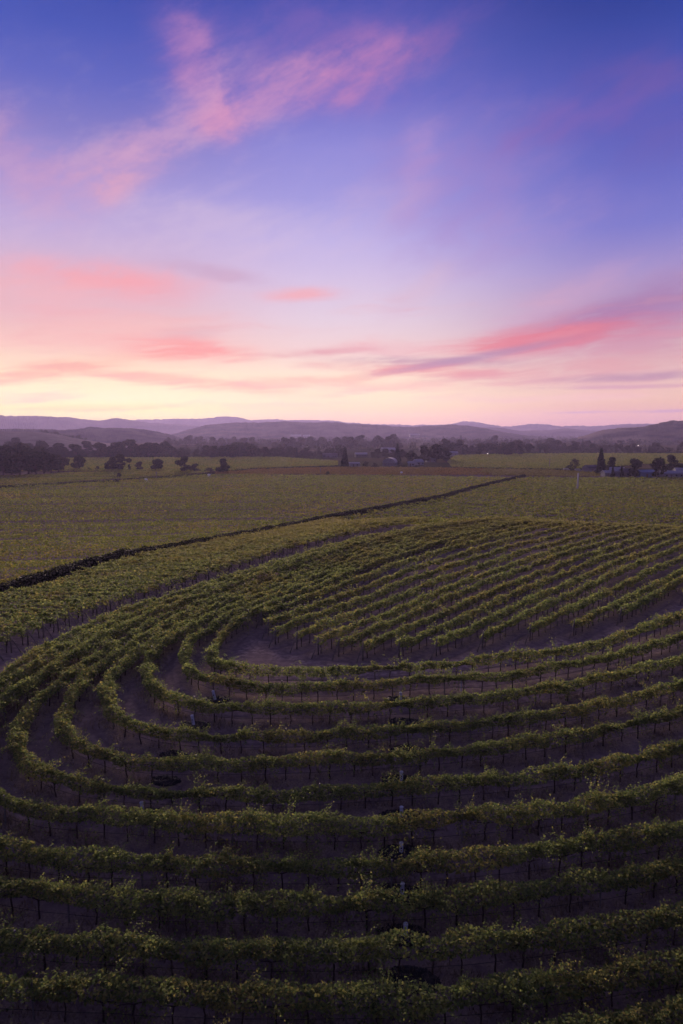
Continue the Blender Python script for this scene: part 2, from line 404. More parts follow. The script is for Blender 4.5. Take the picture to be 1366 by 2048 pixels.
U = {}
U['A'] = dict(corner=[(443, 1270), (430, 1293), (420, 1312), (432, 1328), (481, 1338), (534, 1342), (593, 1342), (683, 1341), (783, 1335), (883, 1327), (966, 1319), (1054, 1308), (1142, 1297), (1215, 1280), (1288, 1257), (1366, 1229), (1440, 1198), (1540, 1160)], f=0.0)
U['B'] = dict(corner=[(408, 1262), (379, 1280), (368, 1298), (370, 1322), (380, 1340), (400, 1353), (446, 1362), (505, 1370), (593, 1374), (683, 1372), (783, 1364), (883, 1356), (966, 1355), (1054, 1342), (1142, 1327), (1230, 1310), (1317, 1286), (1366, 1269), (1450, 1238), (1560, 1196)], f=.125)
U['C'] = dict(corner=[(337, 1277), (303, 1303), (293, 1328), (296, 1355), (308, 1380), (345, 1397), (411, 1410), (450, 1415), (505, 1416), (593, 1415), (683, 1415), (833, 1405), (966, 1396), (1054, 1384), (1142, 1370), (1230, 1349), (1317, 1329), (1366, 1314), (1450, 1287), (1560, 1248)], f=.25)
U['D'] = dict(corner=[(270, 1305), (243, 1331), (222, 1350), (212, 1372), (211, 1396), (222, 1423), (243, 1441), (278, 1453), (322, 1463), (373, 1470), (505, 1471), (593, 1471), (683, 1467), (833, 1453), (966, 1445), (1054, 1433), (1142, 1420), (1230, 1402), (1317, 1382), (1366, 1367), (1450, 1342), (1560, 1306)], f=.375)
U['E'] = dict(corner=[(199, 1328), (176, 1349), (156, 1374), (136, 1409), (127, 1438), (130, 1470), (155, 1490), (196, 1506), (234, 1517), (293, 1523), (400, 1525), (505, 1525), (683, 1518), (833, 1508), (983, 1493), (1133, 1470), (1230, 1452), (1317, 1432), (1366, 1420), (1450, 1396), (1560, 1362)], f=.5)
U['F'] = dict(corner=[(132, 1354), (97, 1380), (62, 1409), (40, 1446), (32, 1476), (38, 1502), (53, 1526), (80, 1544), (117, 1558), (161, 1568), (234, 1578), (300, 1582), (400, 1585), (505, 1587), (683, 1581), (833, 1571), (966, 1562), (1083, 1551), (1200, 1534), (1288, 1515), (1366, 1490), (1450, 1464), (1560, 1428)], f=.625)
U['G'] = dict(corner=[(60, 1370), (20, 1396), (-20, 1432), (-52, 1475), (-60, 1520), (-48, 1566), (-20, 1595), (10, 1612), (58, 1624), (117, 1632), (234, 1639), (322, 1646), (446, 1655), (593, 1657), (683, 1656), (833, 1650), (983, 1638), (1083, 1629), (1200, 1612), (1283, 1595), (1366, 1577), (1450, 1556), (1560, 1524)], f=.75)
U['H'] = dict(corner=[(30, 1362), (-30, 1402), (-90, 1458), (-130, 1520), (-140, 1590), (-110, 1650), (-60, 1684), (0, 1703), (59, 1716), (146, 1724), (234, 1728), (400, 1735), (500, 1738), (683, 1738), (833, 1735), (983, 1721), (1083, 1711), (1171, 1699), (1259, 1684), (1366, 1665), (1450, 1646), (1560, 1618)], f=.875)
U['I'] = dict(corner=[(0, 1365), (-60, 1410), (-130, 1480), (-180, 1560), (-190, 1650), (-150, 1720), (-80, 1760), (0, 1780), (88, 1793), (176, 1802), (293, 1809), (400, 1814), (683, 1812), (833, 1808), (983, 1796), (1133, 1779), (1283, 1756), (1366, 1739), (1450, 1722), (1560, 1696)], f=1.0)
tail = {'J': [(-230, 1830), (-100, 1862), (0, 1878), (88, 1888), (176, 1895), (293, 1901), (400, 1905), (683, 1908), (833, 1904), (983, 1892), (1133, 1872), (1283, 1850), (1366, 1837), (1450, 1820), (1560, 1795)],
        'K': [(-230, 1945), (-100, 1970), (0, 1983), (176, 1989), (293, 1996), (400, 2000), (683, 2002), (833, 2000), (983, 1993), (1133, 1972), (1233, 1956), (1366, 1938), (1450, 1922), (1560, 1896)],
        'L': [(-230, 2060), (0, 2098), (293, 2112), (683, 2118), (983, 2106), (1133, 2082), (1250, 2056), (1366, 2034), (1450, 2014), (1560, 1985)]}
PATHS = {}
for k, d in U.items():
    lb = limb_between(d['f'])
    if k == 'I': lb = [tuple(x) for x in resamp(LI, 60)]
    corner = W(d['corner'])
    c0 = np.array(corner[0])
    lb = [p for p in lb if (np.array(p) - c0) @ np.array([.45, .9]) > 1.5]
    PATHS[k] = spline(list(reversed(lb)) + corner, smooth=8)
for k, P in tail.items(): PATHS[k] = spline(W(P), smooth=8)

starts = [(520, 1231), (533, 1250), (547, 1267), (590, 1276), (633, 1287), (674, 1290), (722, 1297), (795, 1293), (870, 1290), (963, 1275), (1058, 1261), (1146, 1251), (1240, 1226), (1366, 1187), (1480, 1150), (1600, 1112)]
sw = np.array([hit(a, b, 1.2)[:2] for a, b in starts])
STRAIGHT = []
for i, p in enumerate(sw):
    b0 = 31 + 11 * min(1, i / 11.0)
    t = np.arange(0, 175, 0.25); b = np.radians(b0 + (43.0 - b0) * sstep(10, 85, t))
    q = p + np.stack([np.cumsum(np.sin(b)), np.cumsum(np.cos(b))], 1) * 0.25
    STRAIGHT.append(q[np.hypot(q[:, 0], q[:, 1]) < 192])

# where the fan opens beside the inner limb, extra rows fill the wedge on the crest
FILL = []
q0 = STRAIGHT[0]; t0_ = np.gradient(q0, axis=0); t0_ /= np.hypot(t0_[:, 0], t0_[:, 1])[:, None]; n0_ = np.stack([-t0_[:, 1], t0_[:, 0]], 1)
for k in (1, 2, 3):
    q = q0 + n0_ * 2.6 * k; PA = PATHS['A'][::3]
    dA = np.array([np.min(np.hypot(PA[:, 0] - a, PA[:, 1] - b)) for a, b in q])
    ok = np.nonzero((dA < 2.2) | ((q - LA[np.argmin(np.hypot(*(LA[None] - q[:, None]).transpose(2, 0, 1)), axis=1)]) * n0_).sum(1).__gt__(0))[0]
    st = ok[-1] + 1 if len(ok) else 0
    if len(q) - st > 60: FILL.append(q[st:])

# dirt track beside the knoll, block of vines beyond it, sunken lane behind that block
edge = spline([tuple(hit(a, b)[:2]) for a, b in [(-120, 1372), (-40, 1334), (15, 1311), (76, 1284), (126, 1261), (179, 1240), (231, 1223), (281, 1207), (328, 1191), (400, 1168), (480, 1143), (560, 1116), (640, 1095), (720, 1076), (800, 1060), (860, 1051)]], smooth=10)
lane = spline([tuple(hit(a, b, 1.5)[:2]) for a, b in [(-150, 1240), (-60, 1206), (0, 1184), (90, 1165), (200, 1128), (300, 1102), (400, 1085), (480, 1070), (560, 1055), (640, 1039), (720, 1024.5), (820, 1006), (900, 990.5), (960, 974), (1030, 957), (1060, 950)]], smooth=12)

def in_poly(x, y, P):
    P = np.asarray(P); c = np.zeros(np.shape(x), bool); j = len(P) - 1
    for i in range(len(P)):
        xi, yi, xj, yj = P[i, 0], P[i, 1], P[j, 0], P[j, 1]
        c ^= ((yi > y) != (yj > y)) & (x < (xj - xi) * (y - yi) / (yj - yi + 1e-12) + xi); j = i
    return c
def offset_line(L, d):
    t = np.gradient(L, axis=0); t /= np.hypot(t[:, 0], t[:, 1])[:, None]
    return L + np.stack([t[:, 1], -t[:, 0]], 1) * d                      # + = to the right of travel
laneR = offset_line(lane, 0.2); laneL = offset_line(lane, -5.4)
block_poly = np.vstack([edge, laneR[::-1][np.hypot(*laneR[::-1].T) < 225]])
BLOCK = []
for y in np.arange(34.0, 236, 2.25):
    xs = np.arange(-130, 60, 0.25); yy = y + 0.03 * (xs + 20)
    ok = in_poly(xs, yy, block_poly) & (np.abs(xs / yy) < 0.66)
    if ok.sum() > 12: BLOCK.append(np.stack([xs[ok], yy[ok]], 1))

# ------------------------------------------------------------------ ground sheet
def build_ground():
    ax = np.concatenate([-np.geomspace(6500, 142, 34), np.arange(-138, -74, 4.0), np.arange(-72, -46, 2), np.arange(-45, 70, 0.5), np.arange(71, 130, 2.0), np.arange(132, 200, 4.0), np.geomspace(205, 6500, 32)])
    ay = np.concatenate([-np.geomspace(400, 5, 8), np.arange(-2, 12, 2.0), np.arange(12, 96, 0.5), np.arange(97, 250, 2.0), np.geomspace(254, 7400, 60)])
    X, Y = np.meshgrid(ax, ay); Z = ground(X, Y)
    nx, ny = len(ax), len(ay)
    # distance to the nearest vine row, for wheel tracks and the strip under the vines
    pts = np.vstack([p[::2] for p in list(PATHS.values()) + STRAIGHT])
    kd = kdtree.KDTree(len(pts))
    for i, p in enumerate(pts): kd.insert((p[0], p[1], 0), i)
    kd.balance()
    D = np.full(X.shape, 9.0)
    near = (X > -46) & (X < 71) & (Y > 11) & (Y < 97)
    xf, yf = X[near], Y[near]; D[near] = [kd.find((a, b, 0))[2] for a, b in zip(xf, yf)]
    # each vine strip stands on a slight berm, the alleys are worn a little lower
    Z = Z + np.where(near, 0.10 * np.exp(-(D / 0.55) ** 2) - 0.05 * np.exp(-((D - 1.15) / 0.3) ** 2), 0)
    V = np.stack([X.ravel(), Y.ravel(), Z.ravel()], 1)
    i, j = np.meshgrid(np.arange(nx - 1), np.arange(ny - 1)); a = (j * nx + i).ravel()
    Fc = np.stack([a, a + 1, a + nx + 1, a + nx], 1)
    m, nt, out = new_mat('vineyard_soil'); bs = bsdf(nt, out, 1.0, 0.0)
    at = nt.nodes.new('ShaderNodeAttribute'); at.attribute_name = 'rowdist'; d = E(at.outputs['Fac'])
    g = geo(); pos = E(g.outputs['Position']); sp = nt.nodes.new('ShaderNodeSeparateXYZ'); nt.links.new(pos.k, sp.inputs[0])
    nf = noise(pos, 1.7, 6.0, 0.65); nm = noise(pos, 0.35, 4.0); nb = noise(pos, 0.012, 3.0); nh = noise(pos, 9.0, 3.0, 0.7)
    soil = ramp(nf, [(0.25, (0.092, 0.068, 0.072, 1)), (0.5, (0.150, 0.113, 0.116, 1)), (0.8, (0.235, 0.180, 0.176, 1))])
    straw = ramp(nh, [(0.3, (0.07, 0.052, 0.042, 1)), (0.7, (0.30, 0.23, 0.175, 1))])
    dn = d + (nm - 0.5) * 0.7
    under = smap(dn, 0.95, 0.35) * smap(nf, 0.35, 0.6)
    c = mixc(under * 0.75, soil, straw)
    track = smap(E.op('ABSOLUTE', d - 1.15), 0.28, 0.05) * smap(nm, 0.35, 0.6)
    c = mixc(track * 0.6, c, (0.095, 0.072, 0.078, 1))
    mid = smap(E.op('ABSOLUTE', d - 2.2), 0.8, 0.2) * smap(nf, 0.45, 0.62)
    c = mixc(mid * 0.45, c, (0.32, 0.245, 0.225, 1))
    vor = nt.nodes.new('ShaderNodeTexVoronoi'); vor.inputs['Scale'].default_value = 0.0042; nt.links.new(pos.k, vor.inputs['Vector'])
    vs = nt.nodes.new('ShaderNodeSeparateColor'); nt.links.new(vor.outputs['Color'], vs.inputs[0])
    far_c = ramp(E(vs.outputs[0]), [(0.0, (0.022, 0.024, 0.013, 1)), (0.35, (0.036, 0.037, 0.017, 1)), (0.6, (0.055, 0.044, 0.022, 1)), (0.8, (0.075, 0.054, 0.03, 1)), (1.0, (0.03, 0.03, 0.016, 1))], 'CONSTANT')
    far_c = mixc(smap(nb, 0.4, 0.65) * 0.35, far_c, (0.06, 0.055, 0.03, 1))
    fr = smap(E(sp.outputs[1]), 420.0, 560.0)
    c = mixc(fr, c, far_c)
    nt.links.new(c.k, bs.inputs['Base Color'])
    bp = nt.nodes.new('ShaderNodeBump'); bp.inputs['Strength'].default_value = 0.8; bp.inputs['Distance'].default_value = 0.12
    nt.links.new(((nf * 0.7 + nh * 0.4 - track * 0.4) * smap(E(sp.outputs[1]), 260.0, 90.0)).k, bp.inputs['Height']); nt.links.new(bp.outputs[0], bs.inputs['Normal'])
    me = mesh_np('ground', V, Fc, m, True)
    att = me.attributes.new('rowdist', 'FLOAT', 'POINT'); att.data.foreach_set('value', D.ravel().astype(np.float32))
    o = link('ground', me); tag(o, kind='structure', label='bare purple-brown vineyard soil and valley floor', cat='ground')
build_ground()

# ------------------------------------------------------------------ leaves
def leaves_mesh(name, C, size, mat, up=0.6, rng=RNG, droop=None):
    """kite-shaped, slightly folded leaves at the points C"""
    n = len(C); nr = rng.normal(size=(n, 3)); nr[:, 2] = np.abs(nr[:, 2]) + up
    nr /= np.linalg.norm(nr, axis=1)[:, None]
    r = rng.normal(size=(n, 3))
    t1 = np.cross(nr, r); t1 /= np.linalg.norm(t1, axis=1)[:, None] + 1e-9; t2 = np.cross(nr, t1)
    s = np.asarray(size).reshape(-1, 1) * rng.uniform(0.7, 1.3, (n, 1))
    fold = nr * s * 0.22
    V = np.empty((n, 4, 3)); V[:, 0] = C - t1 * s; V[:, 1] = C + t2 * s * .72 + fold - t1 * s * .15; V[:, 2] = C + t1 * s * .95; V[:, 3] = C - t2 * s * .72 + fold - t1 * s * .15
    Fc = np.arange(n * 4).reshape(n, 4)
    return mesh_np(name, V.reshape(-1, 3), Fc, mat)

def vnoise(s, period, rng):
    k = rng.uniform(-1, 1, int(s.max() / period) + 4); return np.interp(s / period, np.arange(len(k)), k)

def row_points(P, dens, leaf, rng, tall=1.0, hang=0.35, d0=38.0, keep=0.66, wid=1.0):
    """leaf centres and sizes of one trellised row along the ground path P"""
    P = np.asarray(P); seg = np.hypot(*np.diff(P, axis=0).T); S = np.concatenate([[0], np.cumsum(seg)]); L = S[-1]
    T = np.gradient(P, axis=0); T /= np.hypot(T[:, 0], T[:, 1])[:, None] + 1e-9
    Zg = ground(P[:, 0], P[:, 1])
    vis = (np.abs(P[:, 0]) < keep * P[:, 1] + 3) & (P[:, 1] > 8)
    nv = max(2, int(L / 1.45) + 2)                                       # one lump per vine
    lump = np.where(rng.random(nv) < .06, .35, rng.uniform(0.65, 1.35, nv)); zoff = rng.uniform(-.17, .15, nv); side = rng.uniform(-.16, .16, nv)
    def at(s):
        i = np.clip((s / L * (len(P) - 1)).astype(int), 0, len(P) - 1)
        x = np.interp(s, S, P[:, 0]); y = np.interp(s, S, P[:, 1]); z = np.interp(s, S, Zg)
        d = np.hypot(x, y); return x, y, z, T[i, 0], T[i, 1], d, vis[i]
    def lmp(a, s): return np.interp(s / 1.45, np.arange(nv), a)
    outC, outS = [], []
    def emit(x, y, z, d, ok, rs):
        p = np.clip((d0 / d) ** 1.55, 0.035, 1); m = ok & (rng.random(len(x)) < p)
        outC.append(np.stack([x, y, z], 1)[m]); outS.append((rs * p ** -0.5)[m])
    # body
    n = int(L * dens * 0.50); s = rng.uniform(0, L, n); x, y, z, tx, ty, d, ok = at(s)
    th = rng.uniform(0, 2 * math.pi, n); r = 0.35 + 0.65 * np.sqrt(rng.random(n)); w = 0.50 * wid * lmp(lump, s) * tall
    o = w * r * np.cos(th) + lmp(side, s); h = 1.28 * tall + lmp(zoff, s) + 0.38 * tall * lmp(lump, s) * r * np.sin(th)
    emit(x + ty * o, y - tx * o, z + h, d, ok, leaf * np.ones(n))
    # tufts of arching canes that share a direction, leaves set along each cane
    kt = int(L * 2.9); st = rng.uniform(0, L, kt); phit = rng.normal(0.05, 0.85, kt); alt = rng.normal(0.35, 0.55, kt); lt = np.clip(rng.gamma(7, 0.13, kt), .3, 1.6); er = rng.random(kt) < .3; phit = np.where(er, phit * .4, phit * wid); lt = np.where(er, lt * 1.45, lt); lean = rng.random(kt) < .35; alt = np.where(lean, np.abs(alt) + .45, alt); lt = np.where(lean, lt * 1.2, lt)
    m = max(3, int(6 * dens / 400)); s0 = np.clip(np.repeat(st, m) + rng.normal(0, .13, kt * m), 0, L - .01); k = kt * m
    x, y, z, tx, ty, d, ok = at(s0)
    J = 12; tj = (np.arange(J) + rng.random((k, J))) / J
    ln = np.repeat(lt, m) * rng.uniform(.75, 1.15, k) * tall; phi = np.repeat(phit, m) + rng.normal(0, .22, k); al = np.repeat(alt, m) + rng.normal(0, .22, k)
    nx_, ny_ = ty * np.sin(phi) + tx * np.sin(al) * np.cos(phi), -tx * np.sin(phi) + ty * np.sin(al) * np.cos(phi); uz = np.cos(phi) * np.cos(al) * 0.9
    dr = rng.uniform(0.35, 1.0, k)
    l = ln[:, None] * tj
    px = x[:, None] + nx_[:, None] * l + rng.normal(0, .035, l.shape); py = y[:, None] + ny_[:, None] * l + rng.normal(0, .035, l.shape)
    pz = z[:, None] + (1.36 * tall + lmp(zoff, s0))[:, None] + uz[:, None] * l - dr[:, None] * l * tj * 0.6 + rng.normal(0, .03, l.shape)
    pz = np.maximum(pz, z[:, None] + 0.2)
    emit(px.ravel(), py.ravel(), pz.ravel(), np.repeat(d, J), np.repeat(ok, J), (leaf * (1.0 - 0.5 * tj)).ravel())
    # hanging canes
    k = int(L * 2.4 * hang / 0.35 * dens / 380); s0 = rng.uniform(0, L, k); keepk = vnoise(s0, 3.5, rng) > (-0.1 if hang < .4 else -0.3); s0 = s0[keepk]; k = len(s0)
    if k:
        x, y, z, tx, ty, d, ok = at(s0); J = 9; tj = (np.arange(J) + rng.random((k, J))) / J
        ln = rng.uniform(0.35, 1.0, k) * hang / 0.35 * tall; sd = rng.choice([-1, 1], k) * rng.uniform(.25, .55, k)
        o = sd[:, None] * (0.6 + 0.4 * np.sqrt(tj)) + rng.normal(0, .05, tj.shape)
        emit((x[:, None] + ty[:, None] * o + rng.normal(0, .06, tj.shape)).ravel(), (y[:, None] - tx[:, None] * o).ravel(),
             np.maximum(z[:, None] + 1.15 * tall - ln[:, None] * tj, z[:, None] + .12).ravel(), np.repeat(d, J), np.repeat(ok, J), np.full(k * J, leaf * 0.9))
    return np.vstack(outC), np.concatenate(outS)

# trunk, post and brace meshes (several variants, shared by the copies)
def trunk_mesh(seed):
    r = random.Random(seed); b = MB(); x = y = 0.0; pts = []
    for i in range(6):
        pts.append((x, y, -0.08 + i * 0.24)); x += r.uniform(-.045, .045); y += r.uniform(-.045, .045)
    b.tube(pts, [.062, .05, .043, .04, .045, .05], 6)
    top = pts[-1]
    for sgn in (-1, 1):                                                   # cordon arms
        b.tube([top, (top[0] + sgn * .22, top[1], top[2] + .06), (top[0] + sgn * .68, top[1] + r.uniform(-.05, .05), top[2] + .08)], [.034, .03, .018], 5)
    return b.mesh('trunk', M['bark'], True)
TRUNKS = [trunk_mesh(i) for i in range(6)]
b = MB(); b.box((0, 0, .85), (.07, .07, 1.9), 0, .95); b.box((0, 0, 1.25), (.3, .03, .03)); STAKE = b.mesh('stake', M['steel_post'])
b = MB(); b.tube([(0, 0, -.2), (0.03, 0, 1.0), (.06, 0, 1.75)], [.065, .06, .055], 8); END_POST = b.mesh('end_post', M['post'], True)
b = MB(); b.tube([(-.95, .05, -.1), (-.45, .02, .75), (.03, 0, 1.5)], [.045, .042, .04], 7); BRACE = b.mesh('brace', M['post'], True)

def furnish(root, P, tmax, step=1.4, hose=True, stakes=True, seed=0, ends=False, limit=96):
    """trunks, stakes and hose as parts of the row; trunks only where the photo can show them"""
    r = random.Random(seed); S = np.concatenate([[0], np.cumsum(np.hypot(*np.diff(P, axis=0).T))])
    T = np.gradient(P, axis=0)
    cand = []
    for k, s in enumerate(np.arange(0.5, S[-1], step)):
        i = int(np.searchsorted(S, s)); x, y = P[min(i, len(P) - 1)]
        if abs(x) < .60 * y + 1 and y > 8 and math.hypot(x, y) < tmax: cand.append((math.hypot(x, y), k, x, y, math.atan2(T[min(i, len(P) - 1), 1], T[min(i, len(P) - 1), 0])))
    cand.sort(); n = 0
    for d, k, x, y, a in cand[:limit]:
        if stakes and k % 9 == 4:
            link('stake', STAKE, root, (x, y, gz(x, y)), a + math.pi / 2)
        else:
            link('trunk', TRUNKS[r.randrange(6)], root, (x + r.uniform(-.04, .04), y + r.uniform(-.04, .04), gz(x, y)), a + r.uniform(-.15, .15) + (math.pi if r.random() < .5 else 0), r.uniform(.85, 1.0))
    if hose:
        q = P[(np.abs(P[:, 0]) < .62 * P[:, 1]) & (np.hypot(P[:, 0], P[:, 1]) < tmax)][::6]
        if len(q) > 3:
            bb = MB(); run = [(p[0], p[1], gz(*p) + .52 - .03 * (i % 2)) for i, p in enumerate(q)]
            cut = [i for i in range(1, len(run)) if math.hypot(run[i][0] - run[i - 1][0], run[i][1] - run[i - 1][1]) > 3] + [len(run)]; st = 0
            for c in cut:
                if c - st > 1: bb.tube(run[st:c], .014, 4, False)
                st = c
            link('drip_hose', bb.mesh('drip_hose', M['hose']), root)
    if ends:
        x, y = P[0]; a = math.atan2(T[4, 1], T[4, 0])
        link('end_post', END_POST, root, (x, y, gz(x, y)), a); link('brace', BRACE, root, (x, y, gz(x, y)), a)

ORD = ['first', 'second', 'third', 'fourth', 'fifth', 'sixth', 'seventh', 'eighth', 'ninth', 'tenth', 'eleventh', 'twelfth', 'thirteenth', 'fourteenth', 'fifteenth', 'sixteenth', 'seventeenth', 'eighteenth', 'nineteenth', 'twentieth']
NEARD = {'A': 1.0, 'B': 1.0}
for i, k in enumerate('ABCDEFGHIJKL'):
    P = PATHS[k]; rng = np.random.default_rng(100 + i)
    lab = {0: 'innermost curved vine row, bending round the bare dirt headland', 11: 'leafy vine row cut by the bottom edge, lowest on the slope'}.get(i, '%s curved vine row, counted outward from the bare dirt headland' % ORD[i])
    hg = .32 if i < 6 else (.52 + .07 * (i - 6))
    C, s = row_points(P, 540 if i < 6 else 640, .078, rng, 0.98 if i < 6 else 1.16, hg, 46.0)
    root = thing('vine_row', lab, 'vine row', (0, 0, 0), 0, 'curved vine rows round the headland')
    link('foliage', leaves_mesh('foliage', C, s, M['vine'], rng=rng), root)
    furnish(root, P, 88, 1.4, True, True, 30 + i)
for i, P in enumerate(STRAIGHT):
    rng = np.random.default_rng(200 + i)
    if not (np.abs(P[:, 0]) < .66 * P[:, 1]).any(): continue
    C, s = row_points(P, 430, .08, rng, 1.0, .30, 46.0)
    if i == 0: lab = 'straight vine row with pale braced end post at the tip of the headland'
    else: lab = '%s straight vine row along the headland, counted from its tip' % ORD[i]
    root = thing('vine_row', lab, 'vine row', (0, 0, 0), 0, 'straight vine rows ending at the headland')
    link('foliage', leaves_mesh('foliage', C, s, M['vine'], rng=rng), root)
    furnish(root, P, 92, 1.4, False, True, 60 + i, True, 40)
for i, P in enumerate(FILL):
    rng = np.random.default_rng(260 + i); C, s = row_points(P, 430, .08, rng, 1.0, .30, 46.0)
    root = thing('vine_row', '%s short vine row filling the wedge between inner curve and straight rows' % ORD[i], 'vine row', (0, 0, 0), 0, 'wedge rows on the knoll crest')
    link('foliage', leaves_mesh('foliage', C, s, M['vine'], rng=rng), root)
n_b = 0
for i, P in enumerate(BLOCK):
    rng = np.random.default_rng(300 + i); P = P[::-1]                     # starts at the track
    C, s = row_points(P, 320, .09, rng, 1.0, .34, 46.0, wid=.62)
    if len(C) < 40: continue
    lab = ('%s vine row in the block across the dirt track, counted from its near corner' % ORD[n_b]) if n_b < 20 else 'vine row running back from the upper half of the dirt track'
    root = thing('vine_row', lab, 'vine row', (0, 0, 0), 0, 'vine rows across the dirt track' if n_b < 20 else 'vine rows along the upper dirt track')
    link('foliage', leaves_mesh('foliage', C, s, M['vine'], rng=rng), root)
    d = math.hypot(*P[0])
    if d < 125: furnish(root, P, d + 7, 1.5, False, False, 90 + i, True, 4)
    n_b += 1

# ------------------------------------------------------------------ far vineyard blocks: masses nobody could count
def field(name, label, poly_px, bearing, spacing, mat, face, per_m, hgt=1.5, seed=0, skirt=None, poly=None):
    rng = np.random.default_rng(seed)
    poly = np.array([hit(a, b)[:2] for a, b in poly_px]) if poly is None else poly
    t = np.array([math.sin(R(bearing)), math.cos(R(bearing))]); n = np.array([t[1], -t[0]])
    pt, pn = poly @ t, poly @ n; Cs = []
    rows = np.arange(pn.min(), pn.max(), spacing)
    for k in rows:
        L = pt.max() - pt.min(); m = int(L * per_m); u = pt.min() + rng.random(m) * L
        vig = 0.8 + 0.42 * np.interp(u / 1.6, np.arange(int((u.max() if m else 0) / 1.6) + 3 + int(abs(pt.min()) / 1.6)), rng.uniform(-1, 1, int((u.max() if m else 0) / 1.6) + 3 + int(abs(pt.min()) / 1.6))) if m else 1
        o = rng.normal(0, .24, m); p = u[:, None] * t + (k + o)[:, None] * n
        z = hgt * (0.55 + 0.45 * rng.random(m)) * vig
        ok = in_poly(p[:, 0], p[:, 1], poly) & (np.abs(p[:, 0]) < .64 * p[:, 1])
        p, z = p[ok], z[ok]; Cs.append(np.column_stack([p, ground(p[:, 0], p[:, 1]) + z]))
    C = np.vstack(Cs)
    d = np.hypot(C[:, 0], C[:, 1]); base = d.min()
    pk = np.clip((base * 1.15 / d) ** 1.3, .05, 1); kp = rng.random(len(C)) < pk; C = C[kp]; sz = face * (pk[kp] ** -0.5)
    if skirt is not None:                                                 # leaves hanging to the ground along the edge of a lane
        m = int(len(skirt) * 0.25 * 110); i = rng.integers(0, len(skirt), m); q = skirt[i] + rng.normal(0, .28, (m, 2))
        ok = np.abs(q[:, 0]) < .64 * q[:, 1]; q = q[ok]
        C = np.vstack([C, np.column_stack([q, ground(q[:, 0], q[:, 1]) + rng.uniform(.05, hgt * 1.15, len(q))])]); sz = np.concatenate([sz, np.full(len(q), face * .9)])
    o = link(name, leaves_mesh(name, C, sz, mat, up=.8, rng=rng)); tag(o, label, 'vineyard', None, 'stuff')
    return o
def lane_strip():
    a, c = offset_line(lane, .4)[::4], offset_line(lane, -5.6)[::4]; n = len(a); V = []
    for q in (0, .33, .66, 1):
        p = a + (c - a) * q; V.append(np.column_stack([p, ground(p[:, 0], p[:, 1]) + .03 - .0 * q]))
    i, j = np.meshgrid(np.arange(n - 1), np.arange(3)); k = (j * n + i).ravel()
    m, nt, out = new_mat('shade_dark_lane'); bs = bsdf(nt, out, 1.0, 0.0); g = geo(); pos = E(g.outputs['Position'])
    sp = nt.nodes.new('ShaderNodeSeparateXYZ'); nt.links.new(pos.k, sp.inputs[0])
    c1 = ramp(noise(pos, .8, 5.0, .65), [(.3, (.022, .020, .017, 1)), (.7, (.05, .042, .034, 1))])  # dark tone paints the shade lying in the lane
    c1 = mixc(smap(E(sp.outputs[1]), 270.0, 340.0), c1, (.15, .12, .125, 1)); nt.links.new(c1.k, bs.inputs['Base Color'])
    o = link('dirt_lane', mesh_np('dirt_lane', np.vstack(V), np.stack([k, k + 1, k + n + 1, k + n], 1), m, True)); tag(o, 'dirt lane darkened with painted shade between two vineyards', 'lane', None, 'structure')
lane_strip()
def near_line(px): return [tuple(hit(a, b)[:2]) for a, b in px]
lf = np.vstack([laneL[np.hypot(*laneL.T) < 435], near_line([(1000, 957), (800, 954), (560, 952), (430, 951), (240, 963), (120, 970.5), (0, 977.5), (-150, 987), (-260, 1100)])])
field('vineyard', 'broad olive vineyard beyond the sunken lane', None, 84, 2.5, M['field'], .17, 22, 1.55, 1, laneL[(np.hypot(*laneL.T) < 435)], poly=lf)
rf = np.vstack([laneR[(np.hypot(*laneR.T) > 224) & (np.hypot(*laneR.T) < 430)], near_line([(1060, 957.5), (1200, 958), (1366, 958), (1440, 958)]), [(175, 240), (118, 205), (60, 190), tuple(edge[-1] + np.array([2.0, 3.0]))]])
field('vineyard', 'olive-brown vineyard between the knoll crest and the farmhouses', None, 62, 2.5, M['field'], .26, 14, 1.6, 2, poly=rf)
field('vineyard', 'rust-orange vineyard strip below the grey shed', [(430, 947), (520, 941), (600, 938), (690, 936.5), (800, 937), (900, 938), (975, 939.5), (960, 946), (985, 952), (800, 951.5), (560, 950), (430, 951)], 80, 2.6, M['orange'], .36, 9, 1.6, 3)
field('vineyard', 'yellowish tan vineyard strip before the farmhouses', [(975, 939.5), (1100, 942), (1200, 948), (1200, 954.5), (1066, 954.5), (985, 952.5), (960, 946)], 80, 2.6, M['tan_field'], .36, 9, 1.6, 7)
field('vineyard', 'dull green vineyard with the row of oaks behind', [(-160, 984), (0, 975), (120, 968), (240, 960), (330, 954), (420, 947.5), (420, 944), (250, 943), (120, 950), (0, 956), (-160, 958)], 84, 2.6, M['field'], .36, 9, 1.6, 4)
field('vineyard', 'green vineyard between the oaks and the tall conifer', [(440, 944), (520, 938), (600, 935), (676, 932), (676, 924), (560, 916), (470, 916), (150, 917), (-160, 919), (-160, 944), (300, 943.5)], 84, 2.8, M['field'], .5, 5, 1.6, 5)
field('vineyard', 'deep green vineyard behind the pale pole', [(905, 937), (1000, 938), (1100, 940), (1190, 938), (1280, 930), (1420, 928), (1420, 909), (1200, 908), (1020, 909), (910, 912), (895, 925)], 75, 2.8, M['field'], .5, 5, 1.6, 6)

